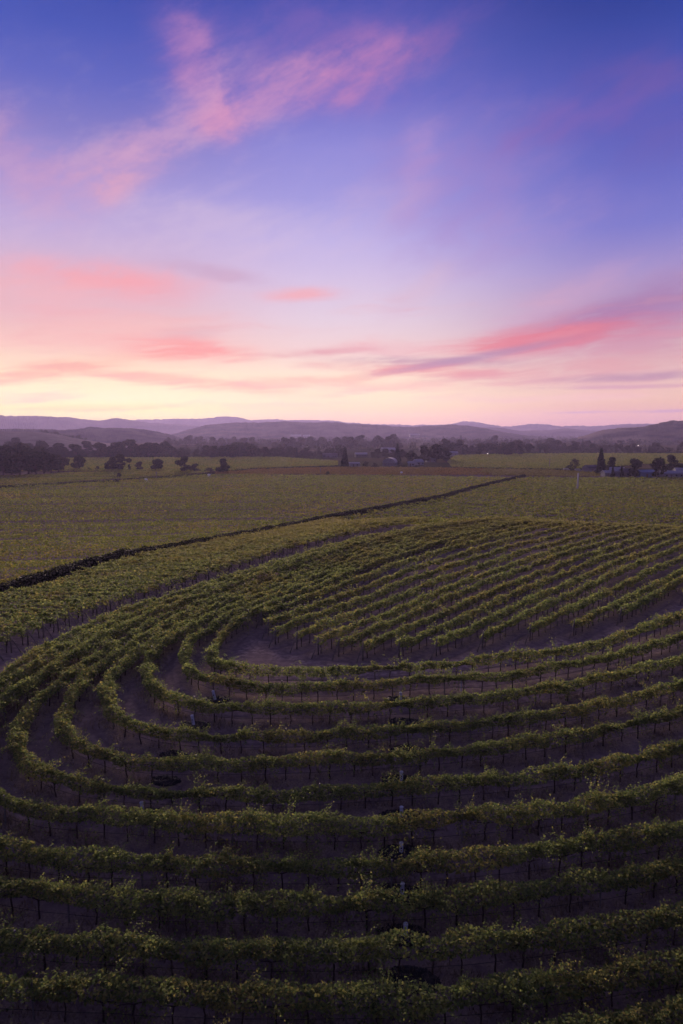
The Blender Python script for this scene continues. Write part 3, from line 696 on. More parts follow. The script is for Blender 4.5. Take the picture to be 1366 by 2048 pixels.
# dark leaf bands painting the shaded row sides along lane and field roads
SHADE = [(0.0, (0.012, 0.016, 0.010, 1)), (0.5, (0.030, 0.036, 0.018, 1)), (1.0, (0.06, 0.06, 0.028, 1))]
M['leaf_band'] = leaf_mat('shade_leaf', SHADE, 0.2, (0.03, 0.026, 0.016, 1), 0.1, 0.4)
def leaf_band(label, L, h, w, face, per_m, seed):
    rng = np.random.default_rng(seed); L = L[(np.abs(L[:, 0]) < .66 * L[:, 1])]; n = int(len(L) * .25 * per_m); i = rng.integers(0, len(L), n)
    b = 0.78 + .26 * np.interp(i / 14.0, np.arange(len(L) // 8 + 3), rng.uniform(-1, 1, len(L) // 8 + 3))
    u = rng.normal(size=(n, 3)); u /= np.linalg.norm(u, axis=1)[:, None]; u *= rng.random((n, 1)) ** .35
    q = L[i] + u[:, :2] * w + rng.normal(0, .12, (n, 2)); z = ground(q[:, 0], q[:, 1]) + h * (.5 + .5 * u[:, 2]) * (.6 + .55 * b)
    t = thing('leaf_band', label, 'leaf_band', (0, 0, 0)); link('foliage', leaves_mesh('foliage', np.column_stack([q, z]), np.full(n, face), M['leaf_band'], .3, rng), t)
leaf_band('long leaf band coloured as shade along the sunken lane between two vineyards', offset_line(lane, -3.4), 2.0, 1.0, .17, 230, 31)
leaf_band('leaf band coloured as row shade along the bending field road below the oaks', spline(near_line([(-60, 981), (0, 978), (120, 971), (240, 963.5), (330, 957), (430, 950.5)])), 1.7, 1.2, .4, 30, 32)
leaf_band('short leaf band coloured as shade below the knoll crest, meeting the lane', spline(near_line([(672, 1047), (760, 1046), (860, 1044), (940, 1043)])), 1.25, .8, .25, 45, 33)
leaf_band('thin shade-dark leaf band between orange vineyard and the oaks', spline(near_line([(440, 946.5), (520, 940.5), (600, 937), (680, 935)])), 1.6, 1.2, .5, 24, 34)
leaf_band('shade-dark leaf band closing the deep green vineyard', spline(near_line([(890, 938), (1000, 940), (1100, 941.5), (1190, 942)])), 1.8, 1.4, .5, 24, 35)

# dry grass and weeds under the vines of the lower slope
def dry_grass():
    rng = np.random.default_rng(5); C = []
    for k in 'CDEFGHIJKL':
        P = PATHS[k]; P = P[(np.abs(P[:, 0]) < .6 * P[:, 1] + 1) & (np.hypot(P[:, 0], P[:, 1]) < 62)]
        n = len(P) * (60 if k in 'GHIJKL' else 30); i = rng.integers(0, len(P), n); q = P[i] + rng.normal(0, .62, (n, 2)); C.append(q)
    q = np.vstack(C); n = len(q)
    clump = np.sin(q[:, 0] * 1.7 + 3 * np.sin(q[:, 1] * .9)) + np.sin(q[:, 1] * 2.3 + q[:, 0] * .6)
    ok = rng.random(n) < .35 + .3 * clump; q = q[ok]; n = len(q)
    h = rng.uniform(.10, .42, n); a = rng.uniform(0, 6.28, n); lean = rng.normal(0, .35, (n, 2)) * h[:, None]
    z = ground(q[:, 0], q[:, 1]) + 0.02; w = .018 + .02 * rng.random(n)
    V = np.empty((n, 3, 3)); V[:, 0] = np.column_stack([q[:, 0] + np.cos(a) * w, q[:, 1] + np.sin(a) * w, z]); V[:, 1] = np.column_stack([q[:, 0] - np.cos(a) * w, q[:, 1] - np.sin(a) * w, z])
    V[:, 2] = np.column_stack([q[:, 0] + lean[:, 0], q[:, 1] + lean[:, 1], z + h])
    o = link('dry_grass', mesh_np('dry_grass', V.reshape(-1, 3), np.arange(n * 3).reshape(n, 3), M['grass'])); tag(o, 'dry grass and weeds growing under the vine rows', 'grass', None, 'stuff')
dry_grass()

# ------------------------------------------------------------------ rock-lined drain inlets with white standpipes
def rock_bed(seed):
    r = random.Random(seed); b = MB(); n = 22; vs = []; fs = []
    for k, (q, z) in enumerate(((1.05, -.06), (.9, .07), (.62, .16), (.25, .14))):
        for j in range(n):
            a = 2 * math.pi * j / n; w = q * r.uniform(.93, 1.07); vs.append((w * math.cos(a), .62 * w * math.sin(a), z + r.uniform(-.015, .015)))
        if k: fs += [((k - 1) * n + j, (k - 1) * n + (j + 1) % n, k * n + (j + 1) % n, k * n + j) for j in range(n)]
    fs.append(tuple(range(3 * n, 4 * n))); b.add(vs, fs)
    for _ in range(120):
        a = r.uniform(0, 6.283); q = math.sqrt(r.random()); x, y = .98 * q * math.cos(a), .58 * q * math.sin(a)
        s = r.uniform(.05, .11); zc = .04 + .13 * (1 - q * q) + r.uniform(-.02, .03)
        vs = [(x + s * r.uniform(.6, 1.1) * dx, y + s * r.uniform(.6, 1.1) * dy, zc + s * r.uniform(.5, .9) * dz) for dx, dy, dz in ((1, 0, 0), (-1, 0, 0), (0, 1, 0), (0, -1, 0), (0, 0, 1), (0, 0, -1))]
        b.add(vs, [(0, 2, 4), (2, 1, 4), (1, 3, 4), (3, 0, 4), (2, 0, 5), (1, 2, 5), (3, 1, 5), (0, 3, 5)])
    return b.mesh('rock_bed', M['rock'])
BEDS = [rock_bed(i) for i in range(3)]
def standpipe_mesh():
    b = MB(); n = 14; ro, ri, h = .105, .085, .68
    vs = []; fs = []
    for r_, z in ((ro, -.1), (ro, h), (ri, h), (ri, h - .25)):
        for j in range(n): a = 2 * math.pi * j / n; vs.append((r_ * math.cos(a), r_ * math.sin(a), z))
    for k in range(3):
        for j in range(n): fs.append((k * n + j, k * n + (j + 1) % n, (k + 1) * n + (j + 1) % n, (k + 1) * n + j))
    fs.append(tuple(range(3 * n, 4 * n))); b.add(vs, fs)
    b.tube([(0, 0, h - .06), (0, 0, h - .015)], [.116, .116], 14)
    return b.mesh('standpipe', M['pipe'], False)
SP = standpipe_mesh()
b = MB(); b.tube([(0, -.108, .40), (0, -.1, .40)], [.045, .045], 10); b.tube([(0, -.108, .26), (0, -.1, .26)], [.03, .03], 8); HOLE = b.mesh('opening', M['hole'])
inlets = [(801, 1403, 1, 0, 'second'), (812, 1448, 0, 0, 'third'), (815, 1503, 0, 0, 'fourth'), (803, 1563, 1, 0, 'fifth'), (802, 1634, 1, 0, 'sixth'), (802, 1706, 1, 0, 'seventh'), (805, 1788, 1, 0, 'eighth'), (810, 1869, 1, 0, 'ninth'), (825, 1958, 0, 0, 'tenth'),
          (432, 1402, 1, .22, 'second'), (390, 1452, 1, .16, 'third'), (345, 1511, 0, 0, 'fourth'), (327, 1563, 0, 0, 'fifth'), (288, 1628, 1, .1, 'sixth')]
for i, (px, py, pipe, tilt, k) in enumerate(inlets):
    p = hitg(px, py - 5, .1); corner = px < 500
    where = ('inside the bend of the %s curved row' if corner else 'behind the %s curved row, long side') % ORD[ORD.index(k) + 1]
    lab = ('dark rock-lined drain inlet with %s, %s' % ('leaning white pipe' if tilt else 'white pipe', where)) if pipe else 'pipeless dark rock drain inlet, ' + where
    t = thing('drain_inlet', lab, 'drain inlet', tuple(p), random.uniform(-.15, .15), 'drain inlets in two lines down the slope')
    link('rock_bed', BEDS[i % 3], t, None, None, (1.3, 1.15, 1.15) if not corner else (1.1, .95, .9))
    if pipe:
        s = link('standpipe', SP, t, (0.0, -.25, .06)); s.rotation_euler = (0, -tilt, 0); s.scale = (1, 1, 1.0 if not corner else 1.15)
        link('opening', HOLE, s)
# thin pale stake in the third row
p = hitg(922, 1386); t = thing('marker_stake', 'thin pale metal stake standing in the third curved row', 'stake', tuple(p))
b = MB(); b.box((0, 0, .85), (.07, .05, 1.8)); link('shaft', b.mesh('shaft', M['pipe']), t)
b = MB(); b.box((0, 0, 1.79), (.10, .08, .08)); link('cap', b.mesh('cap', M['post']), t)

# ------------------------------------------------------------------ trees
def crown_points(rng, n, blobs):
    w = np.array([b[3] ** 2 for b in blobs]); w /= w.sum(); i = rng.choice(len(blobs), n, p=w)
    B = np.array(blobs)[i]; d = rng.normal(size=(n, 3)); d /= np.linalg.norm(d, axis=1)[:, None]
    r = (0.55 + 0.5 * rng.random(n) ** .6) * B[:, 3]
    return B[:, :3] + d * r[:, None] * np.array([1, 1, .8])
def broadleaf(name, seed, n=2600, wide=1.0, trunk_h=.22, leaf=.045, mat='oak'):
    """unit-height tree: crown and forked trunk"""
    rng = np.random.default_rng(seed); r = random.Random(seed)
    root = link(name, None); blobs = []
    for k in range(17):
        a = k * 2.4 + r.uniform(-.6, .6); z = r.uniform(trunk_h + .06, .88)
        q = wide * r.uniform(.05, .46) * (.75 if z < .3 else (1.0 if z < .62 else .55))
        blobs.append((q * math.cos(a), q * math.sin(a), z, r.uniform(.07, .2)))
    blobs.append((0, 0, .78, .2))
    C = crown_points(rng, n, blobs); C = C[C[:, 2] > trunk_h * .5 + .05 * rng.random(len(C))]
    link('crown', leaves_mesh('crown', C, np.full(len(C), leaf), M[mat], .3, rng), root)
    b = MB(); b.tube([(0, 0, -.03), (.01, 0, trunk_h * .6), (.02, .01, trunk_h + .1)], [.04, .03, .026], 7)
    for k in range(5):
        a = k * 1.3; x = blobs[k * 2]; b.tube([(.015, 0, trunk_h * .8), (x[0] * .5, x[1] * .5, (trunk_h + x[2]) * .5), (x[0] * .9, x[1] * .9, x[2])], [.02, .014, .006], 5)
    link('trunk', b.mesh('trunk', M['bark'], True), root)
    return root
def conifer(name, seed, width=.2, n=2600):
    rng = np.random.default_rng(seed); root = link(name, None)
    h = rng.random(n) ** 1.25; tier = np.floor(h * 13) / 13; hz = .06 + .92 * h
    rad = width * (1 - h) ** .8 * (0.72 + 0.5 * rng.random(n)) * (1 - .35 * (h - tier) * 13) + .012
    a = rng.random(n) * 6.283; lob = 1 + .18 * np.sin(3 * a + hz * 9) ; q = rad * lob * np.sqrt(rng.uniform(.25, 1, n))
    C = np.column_stack([q * np.cos(a), q * np.sin(a), hz - q * .35])
    link('crown', leaves_mesh('crown', C, .03 + .02 * (1 - h), M['conifer'], .2, rng), root)
    b = MB(); b.tube([(0, 0, -.03), (0, 0, .5), (0, 0, .95)], [.022, .015, .004], 7); link('trunk', b.mesh('trunk', M['bark'], True), root)
    return root
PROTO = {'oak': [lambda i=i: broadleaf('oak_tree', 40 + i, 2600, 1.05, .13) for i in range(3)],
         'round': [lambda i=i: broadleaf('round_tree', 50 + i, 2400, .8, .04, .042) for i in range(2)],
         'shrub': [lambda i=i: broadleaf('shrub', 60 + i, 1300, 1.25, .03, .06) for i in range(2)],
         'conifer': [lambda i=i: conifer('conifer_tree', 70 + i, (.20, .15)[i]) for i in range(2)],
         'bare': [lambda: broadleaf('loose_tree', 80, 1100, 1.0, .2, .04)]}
MADE = {}
def place_tree(kind, px, py, hpx, label, group=None, var=0, wx=1.0, cat='tree', zsink=0.0, p=None):
    p = hitg(px, py) if p is None else p
    h = hpx * math.hypot(p[0], p[1]) / FOC * (1.12 if kind in ('oak', 'round') else 1.0)
    key = (kind, var % len(PROTO[kind])); sc = (h * wx, h * wx, h); rz = random.uniform(0, 6.28)
    if key not in MADE:
        o = PROTO[kind][key[1]](); MADE[key] = o; o.location = p; o.scale = sc; o.rotation_euler = (0, 0, rz)
        tag(o, label, cat, group)
        if group is None and 'group' in o: del o['group']
    else:
        o = copy_tree(MADE[key], p, rz, sc, label); o['category'] = cat
        if group: o['group'] = group
        elif 'group' in o: del o['group']
    return o
# row of oaks in the open field
T = [('oak', 158, 941, 27, 'grey loose-crowned oak, first of the open row beside the dark grove', 1, 1.0), ('shrub', 178, 941, 6, 'small low shrub between the first oak and the round bush', 0, 1.1), ('shrub', 196, 942, 9, 'low dark round bush before the twin-crowned oak', 1, 1.0),
     ('oak', 226, 942, 25, 'dark oak forming the first half of the broad double crown', 0, 1.0), ('oak', 243, 943, 30, 'tall wide oak with a bare trunk in the double crown', 2, 1.0), ('shrub', 259, 942, 14, 'thin pale bush tucked beside the wide double oak', 0, .5),
     ('round', 278, 942, 16, 'small dense dome-shaped tree between the wider oaks', 0, 1.3), ('oak', 316, 942, 22, 'flat-topped oak standing alone past the dome-shaped tree', 1, 1.25), ('oak', 369, 945, 29, 'leaning oak with an open trunk above its low companion', 2, 1.0),
     ('shrub', 389, 945, 17, 'low spreading bush touching the leaning oak', 1, 1.4), ('shrub', 419, 946, 11, 'small mound-shaped bush between leaning oak and end oak', 0, 1.5), ('oak', 446, 947, 28, 'dark full oak ending the open row by the lane', 0, .95),
     ('round', 239, 958, 11, 'dark young tree rising over the leaf band of the field road', 1, .9), ('shrub', 233, 967, 9, 'dark square bush at the bend of the field road', 1, 1.2), ('shrub', 656, 951, 9, 'small lone bush standing in the rust-orange vineyard', 0, .8),
     ('conifer', 690, 935, 41, 'tall dark conifer at the edge of the orange vineyard', 1, 1.25), ('conifer', 795, 929, 42, 'dark conifer beside the arched grey shed', 1, 1.1), ('conifer', 1201, 949, 50, 'largest dark conifer towering over the farmhouses', 0, 1.0),
     ('oak', 1224, 948, 30, 'rounded tree close behind the tall farmhouse conifer', 0, .8), ('conifer', 1225, 956, 22, 'narrow cypress before the pale farmhouse', 1, 1.1), ('conifer', 1243, 955, 23, 'second narrow cypress, beside the brown-roofed house', 1, 1.0),
     ('round', 1270, 954, 30, 'wide leafy tree with the lit yard lamp in it', 0, 1.05), ('round', 1313, 956, 34, 'big dark ball-shaped tree before the blue sheet', 1, .95), ('round', 1343, 942, 26, 'smaller ball-shaped tree behind the big one', 0, .95), ('round', 1362, 948, 18, 'low brownish tree over the long pale roof', 1, 1.4),
     ('conifer', 1274, 934, 14, 'tiny conifer tip behind the leafy yard tree', 1, 1.2), ('bare', 1150, 940, 21, 'scruffy thin tree beside the parked white vehicles', 0, .9), ('shrub', 1137, 939, 8, 'yellowish low bush near the parked white vehicles', 1, 1.6), ('shrub', 1172, 942, 12, 'green bush between scruffy tree and purple shed', 0, 1.2),
     ('round', 820, 928, 22, 'dense shrubby tree filling the yard of the grey shed', 1, 1.3), ('oak', 848, 925, 32, 'tall dark tree rising at the near side of the big clump', 0, .9), ('oak', 872, 924, 33, 'broad dark tree crowning the big clump', 1, 1.15), ('round', 893, 923, 24, 'dark rounded tree ending the big clump', 0, 1.0), ('shrub', 731, 933, 11, 'dark low bush between white shed and arched shed', 0, 1.5), ('shrub', 750, 933, 7, 'low hedgerow bush joining the arched shed', 1, 1.8), ('shrub', 1366, 955, 10, 'dark bush at the end of the long pale roof', 0, 1.5)]
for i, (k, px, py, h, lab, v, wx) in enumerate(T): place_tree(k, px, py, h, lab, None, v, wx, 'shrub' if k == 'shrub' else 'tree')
# dark grove at the frame side
grove = [(-14, 950, 44), (6, 951, 40), (24, 949, 34), (40, 950, 38), (57, 948, 44), (73, 949, 36), (88, 947, 38), (103, 946, 33), (117, 944, 29), (128, 943, 24), (14, 938, 40), (48, 936, 42), (80, 935, 36)]
for i, (px, py, h) in enumerate(grove): place_tree(('oak', 'round')[i % 2], px, py, h, 'dark tree merged into the dense grove at the field side', 'trees of the dense dark grove', i, 1.15)
# hazy belts across the valley: each belt one group
belts = [(-20, 70, 912, 24, 9, 'behind the dark grove'), (70, 240, 915, 22, 20, 'behind the first oaks'), (235, 345, 913, 22, 14, 'around the blue-roofed barn'), (350, 470, 915, 21, 15, 'behind the end oak'),
         (440, 585, 914, 20, 17, 'past the open green vineyard'), (575, 690, 913, 17, 13, 'behind the tall lone conifer'), (560, 700, 896, 15, 18, 'above the lone conifer on the plain'), (700, 800, 897, 19, 16, 'above the arched shed'), (740, 850, 916, 16, 9, 'in the yards behind the arched shed'),
         (880, 1045, 909, 20, 26, 'in the long dark hedgerow line'), (1050, 1095, 905, 14, 5, 'in the low hedgerow near the hedgerow gap'), (1085, 1118, 900, 22, 5, 'forming the tall pair of crowns'), (1120, 1215, 904, 13, 11, 'between the tall crowns and the farm conifer'), (1145, 1180, 896, 14, 5, 'on the strip above the farm'),
         (1232, 1282, 906, 13, 8, 'in the short hedgerow above the yard lamp'), (1286, 1342, 906, 14, 8, 'in the hedgerow above the ball-shaped trees'), (1350, 1390, 905, 13, 5, 'at the last hedgerow of the plain'), (900, 1060, 890, 13, 18, 'on the plain before the mesa foot'), (1195, 1280, 889, 9, 10, 'under the wooded hill'), (330, 560, 893, 13, 24, 'on the plain before the long mesa')]
for bi, (x0, x1, y, h, n, where) in enumerate(belts):
    for k in range(n):
        px = x0 + (x1 - x0) * (k + random.uniform(.1, .9)) / n; kind = random.choice(['oak', 'oak', 'round', 'round', 'shrub'] + (['conifer'] if random.random() < .25 else []))
        place_tree(kind, px, y + random.uniform(-4, 3.0), h * random.uniform(.5, 1.3) * (.75 if kind == 'shrub' else 1), 'hazy purple-grey %s %s' % ('shrub' if kind == 'shrub' else ('conifer' if kind == 'conifer' else 'tree'), where), 'hazy belt trees ' + where, random.randrange(3), random.uniform(.95, 1.35), 'shrub' if kind == 'shrub' else 'tree')
# far woodland across the valley floor, one mass
def far_wood():
    rng = np.random.default_rng(9); C, S = [], []
    spots = []
    for y0, y1, n in ((878, 890, 1500), (872, 879, 1900), (869.5, 873, 1300), (888, 905, 330)):
        for _ in range(n):
            px = rng.uniform(-60, 1430); py = rng.uniform(y0, y1)
            if 60 < px < 340 and py > 884: continue
            if rng.random() < .35 + .5 * (math.sin(px * .021 + py * .6) > -.3): spots.append((px, py))
    for px, py in spots:
        d = ray(px, py); t = (VALLEY - CAMH) / d[2]; x, y = d[0] * t, d[1] * t
        if math.hypot(x, y) > 5200: continue
        h = rng.uniform(7, 14) * (1 + .1 * (math.hypot(x, y) > 2500)); n = 46; w = h * rng.uniform(.4, .75)
        u = rng.normal(size=(n, 3)); u /= np.linalg.norm(u, axis=1)[:, None]; u *= (rng.random((n, 1)) ** .4)
        C.append(np.column_stack([x + u[:, 0] * w, y + u[:, 1] * w, VALLEY + h * (.5 + .5 * u[:, 2])])); S.append(np.full(n, h * .14))
    o = link('woodland', leaves_mesh('woodland', np.vstack(C), np.concatenate(S), M['oak'], .3, rng)); tag(o, 'far purple woodland massed on the valley floor', 'woodland', None, 'stuff')
far_wood()

# ------------------------------------------------------------------ farm buildings
def house(name, label, cat, px, py, w, d, h, roof_h, wall, roof, rz=0.0, windows=2, door=True, arch=False, p=None, chim=False):
    p = hitg(px, py) if p is None else p
    t = thing(name, label, cat, tuple(p), rz)
    b = MB(); b.box((0, 0, h / 2 - .2), (w, d, h + .4))
    if not arch:
        for s in (-1, 1): b.add([(s * w / 2, -d / 2, h), (s * w / 2, d / 2, h), (s * w / 2, 0, h + roof_h)], [(0, 1, 2)])
    link('wall', b.mesh('wall', M[wall]), t)
    b = MB()
    if arch:
        n = 12; vs = []
        for sx in (-1, 1):
            for j in range(n + 1):
                a = math.pi * j / n; vs.append((sx * (w / 2 + .2), -math.cos(a) * (d / 2 + .15), h + .01 + roof_h * math.sin(a)))
        fs = [(j, j + 1, j + n + 2, j + n + 1) for j in range(n)] + [tuple(range(n, -1, -1)), tuple(range(n + 1, 2 * n + 2))]
        b.add(vs, fs)
    else:
        e = .35; k = roof_h / (d / 2)
        for s in (-1, 1):
            y0, z0 = s * (d / 2 + e), h - e * k; vs = []
            for dz in (.04, .2):
                vs += [(-w / 2 - e, y0, z0 + dz), (w / 2 + e, y0, z0 + dz), (w / 2 + e, 0, h + roof_h + dz), (-w / 2 - e, 0, h + roof_h + dz)]
            b.add(vs, [(3, 2, 1, 0), (4, 5, 6, 7), (0, 1, 5, 4), (1, 2, 6, 5), (2, 3, 7, 6), (3, 0, 4, 7)])
    rf = link('roof', b.mesh('roof', M[roof]), t)
    if chim:
        b = MB(); b.box((w * .25, d * .12, h + roof_h + .25), (.7, .7, 1.2)); link('chimney', b.mesh('chimney', M['tan_wall']), rf)
    for i in range(windows):
        x = -w / 2 + w * (i + .5) / windows + (.0 if windows > 1 or not door else w * .25)
        if door and windows > 1 and i == windows // 2: x += w * .1
        b = MB(); b.box((x, -d / 2 - .03, h * .55), (1.3, .1, 1.2)); f = link('window', b.mesh('window', M['white_wall']), t)
        b = MB(); b.box((x, -d / 2 - .09, h * .55), (1.05, .04, .95)); link('pane', b.mesh('pane', M['glass']), f)
    if door:
        b = MB(); b.box((-w * .12, -d / 2 - .04, 1.05), (1.0 if h < 4 else 3.0, .1, 2.1)); link('door', b.mesh('door', M['tan_wall']), t)
    return t
house('shed', 'low white shed beside the tall lone conifer', 'shed', 708, 933, 9, 6, 2.6, 1.0, 'white_wall', 'metal_roof', .2, 1)
house('shed', 'grey arched-roof shed behind the orange vineyard', 'shed', 780, 931, 12, 11, 2.6, 4.2, 'grey_wall', 'metal_roof', 1.3, 0, True, True)
house('farmhouse', 'small white gabled house at the big clump of trees', 'house', 836, 930, 8, 7, 2.8, 2.4, 'white_wall', 'metal_roof', .5, 2)
house('farmhouse', 'white house with a shallow roof, dwarfed by the dark clump', 'house', 823, 932, 6, 5, 2.6, 1.4, 'white_wall', 'metal_roof', -.2, 1)
house('farmhouse', 'purple-grey house half hidden under the broad dark tree', 'house', 861, 924, 9, 7, 3.2, 1.8, 'grey_wall', 'metal_roof', .1, 2)
house('farmhouse', 'long pale house behind the lone conifer', 'house', 660, 915, 17, 9, 3.2, 1.8, 'grey_wall', 'roof', .0, 4)
house('farmhouse', 'second long pale house on the far side of the conifer', 'house', 722, 914, 14, 9, 3.2, 2.0, 'tan_wall', 'metal_roof', .1, 3)
house('shed', 'white building catching light at the end of the clump', 'shed', 900, 912, 18, 10, 4, 1.6, 'white_wall', 'metal_roof', .0, 2)
house('barn', 'broad barn with a pale blue roof among hazy trees', 'barn', 317, 899, 34, 20, 5, 3.0, 'white_wall', 'metal_roof', .1, 0)
house('farmhouse', 'pale roofed house above the arched shed', 'house', 776, 905, 20, 14, 4, 3.0, 'grey_wall', 'metal_roof', .2, 2)
house('shed', 'purple-grey shed beside the largest conifer', 'shed', 1181, 943, 9, 8, 3.0, 1.8, 'grey_wall', 'roof', .3, 1)
house('farmhouse', 'pale farmhouse between the two narrow cypresses', 'house', 1233, 952, 9, 8, 3.4, 2.4, 'grey_wall', 'metal_roof', -.4, 2, True, False, None, True)
house('farmhouse', 'small pale house at the foot of the largest conifer', 'house', 1214, 953, 6, 6, 2.6, 1.4, 'grey_wall', 'metal_roof', .1, 1)
house('farmhouse', 'brown-roofed house beside the second cypress', 'house', 1255, 953, 9, 8, 3.0, 2.4, 'tan_wall', 'roof', .15, 2)
house('shed', 'open shed under a bright blue sheet roof', 'shed', 1291, 954, 10, 8, 3.2, 1.4, 'blue_tarp', 'blue_tarp', .1, 1)
house('farmhouse', 'long low house with pale blue roof past the ball-shaped tree', 'house', 1340, 955, 15, 9, 2.8, 1.6, 'white_wall', 'metal_roof', .1, 3)
house('shed', 'pale shed ending the farmyard behind the dark bush', 'shed', 1368, 952, 12, 8, 3.2, 2.2, 'white_wall', 'metal_roof', -.15, 1)
def far_house(name, label, px, py, dist, w, h, roof='metal_roof'):
    d = ray(px, py); k = dist / math.hypot(d[0], d[1]); z = CAMH + d[2] * k
    house(name, label, 'warehouse', 0, 0, w, w * .4, h, h * .35, 'white_wall', roof, 0.05, 3, True, False, np.array([d[0] * k, d[1] * k, z - h * .6]))
# parked white vehicles by the scruffy tree
def vehicle(px, py, label, rz):
    p = hitg(px, py); t = thing('parked_van', label, 'van', tuple(p), rz)
    b = MB()
    prof = [(-2.4, .45), (-2.45, 1.2), (-2.3, 2.05), (1.0, 2.1), (1.7, 1.3), (2.45, 1.1), (2.5, .45)]
    vs = [(x, s * .95, z) for s in (-1, 1) for x, z in prof]; n = len(prof)
    fs = [tuple(range(n)), tuple(range(2 * n - 1, n - 1, -1))] + [(i, i + n, (i + 1) % n + n, (i + 1) % n) for i in range(n)]
    b.add(vs, fs); link('body', b.mesh('body', M['white_wall']), t)
    b = MB(); b.add([(1.05, -.8, 2.03), (1.05, .8, 2.03), (1.68, .8, 1.38), (1.68, -.8, 1.38)], [(0, 3, 2, 1)]); g_ = b.mesh('windscreen', M['glass']); w_ = link('windscreen', g_, t, (.03, 0, .03))
    for x in (-1.5, 1.6):
        for s in (-1, 1):
            b = MB(); b.tube([(x, s * .75, .38), (x, s * .98, .38)], .38, 14); link('wheel', b.mesh('wheel', M['hose']), t)
vehicle(1133, 942, 'white van parked nearer the yellowish low bush', 0.15); vehicle(1156, 943, 'white van parked under the scruffy thin tree', 0.3)
# white water tanks in the far side of the vineyard
def tank(px, py, label, r=1.0):
    p = hitg(px, py); t = thing('water_tank', label, 'water tank', tuple(p))
    b = MB(); b.tube([(0, 0, -.1), (0, 0, 1.7), (0, 0, 1.95), (0, 0, 2.1)], [r, r, r * .75, r * .25], 16); link('shell', b.mesh('shell', M['pipe'], True), t)
    b = MB(); b.tube([(0, 0, 2.1), (0, 0, 2.28)], .22, 10); link('lid', b.mesh('lid', M['hose']), t)
tank(292, 964, 'small white water tank near the bend of the field road'); tank(418, 954, 'small white water tank below the end oak', 1.0); tank(803, 949, 'pale tank standing in the rust-orange vineyard', .9)

# poles and yard lights
M['pale_wood'] = plain_mat('bleached_pole', (0.42, 0.40, 0.42), (0.58, 0.55, 0.57), 5.0, 0.8, 0.1)
def pole(px, py, hpx, label, mat='post', k=1.0):
    p = hitg(px, py); h = hpx * math.hypot(p[0], p[1]) / FOC; t = thing('utility_pole', label, 'utility pole', tuple(p), .6)
    b = MB(); b.tube([(0, 0, -.5), (0, 0, h * .5), (.05, 0, h)], [.34 * k, .3 * k, .26 * k], 9); link('shaft', b.mesh('shaft', M[mat], True), t)
    b = MB(); b.box((.05, 0, h - .45), (1.5, .14, .18)); link('crossarm', b.mesh('crossarm', M['post']), t)
pole(1155, 981, 33, 'pale thick pole standing alone in the vineyard', 'pale_wood', 1.3); pole(313, 960, 16, 'thin dark pole by the field road under the oaks'); pole(1099, 936, 18, 'distant pole in the deep green vineyard'); pole(641, 949, 13, 'short pole at the start of the orange vineyard')
def yard_light(px, py, hpx, label, r=.45):
    p = hitg(px, py); h = hpx * math.hypot(p[0], p[1]) / FOC; t = thing('yard_light', label, 'lamp', tuple(p))
    b = MB(); b.tube([(0, 0, -.3), (0, 0, h)], .1, 7); link('post', b.mesh('post', M['steel_post']), t)
    b = MB(); b.tube([(0, 0, h), (0, 0, h + r * .5), (0, 0, h + r * 1.2), (0, 0, h + r * 1.5)], [r * .6, r, r * .8, r * .2], 12); link('lamp', b.mesh('lamp', M['glow'], True), t)
yard_light(975, 914, 6, 'bright white lamp at the edge of the deep green vineyard', .42); yard_light(1276, 898, 6, 'bright lamp on the plain above the farmyard', .55); yard_light(1276, 952, 9, 'warm lamp glowing inside the leafy yard tree', .3)

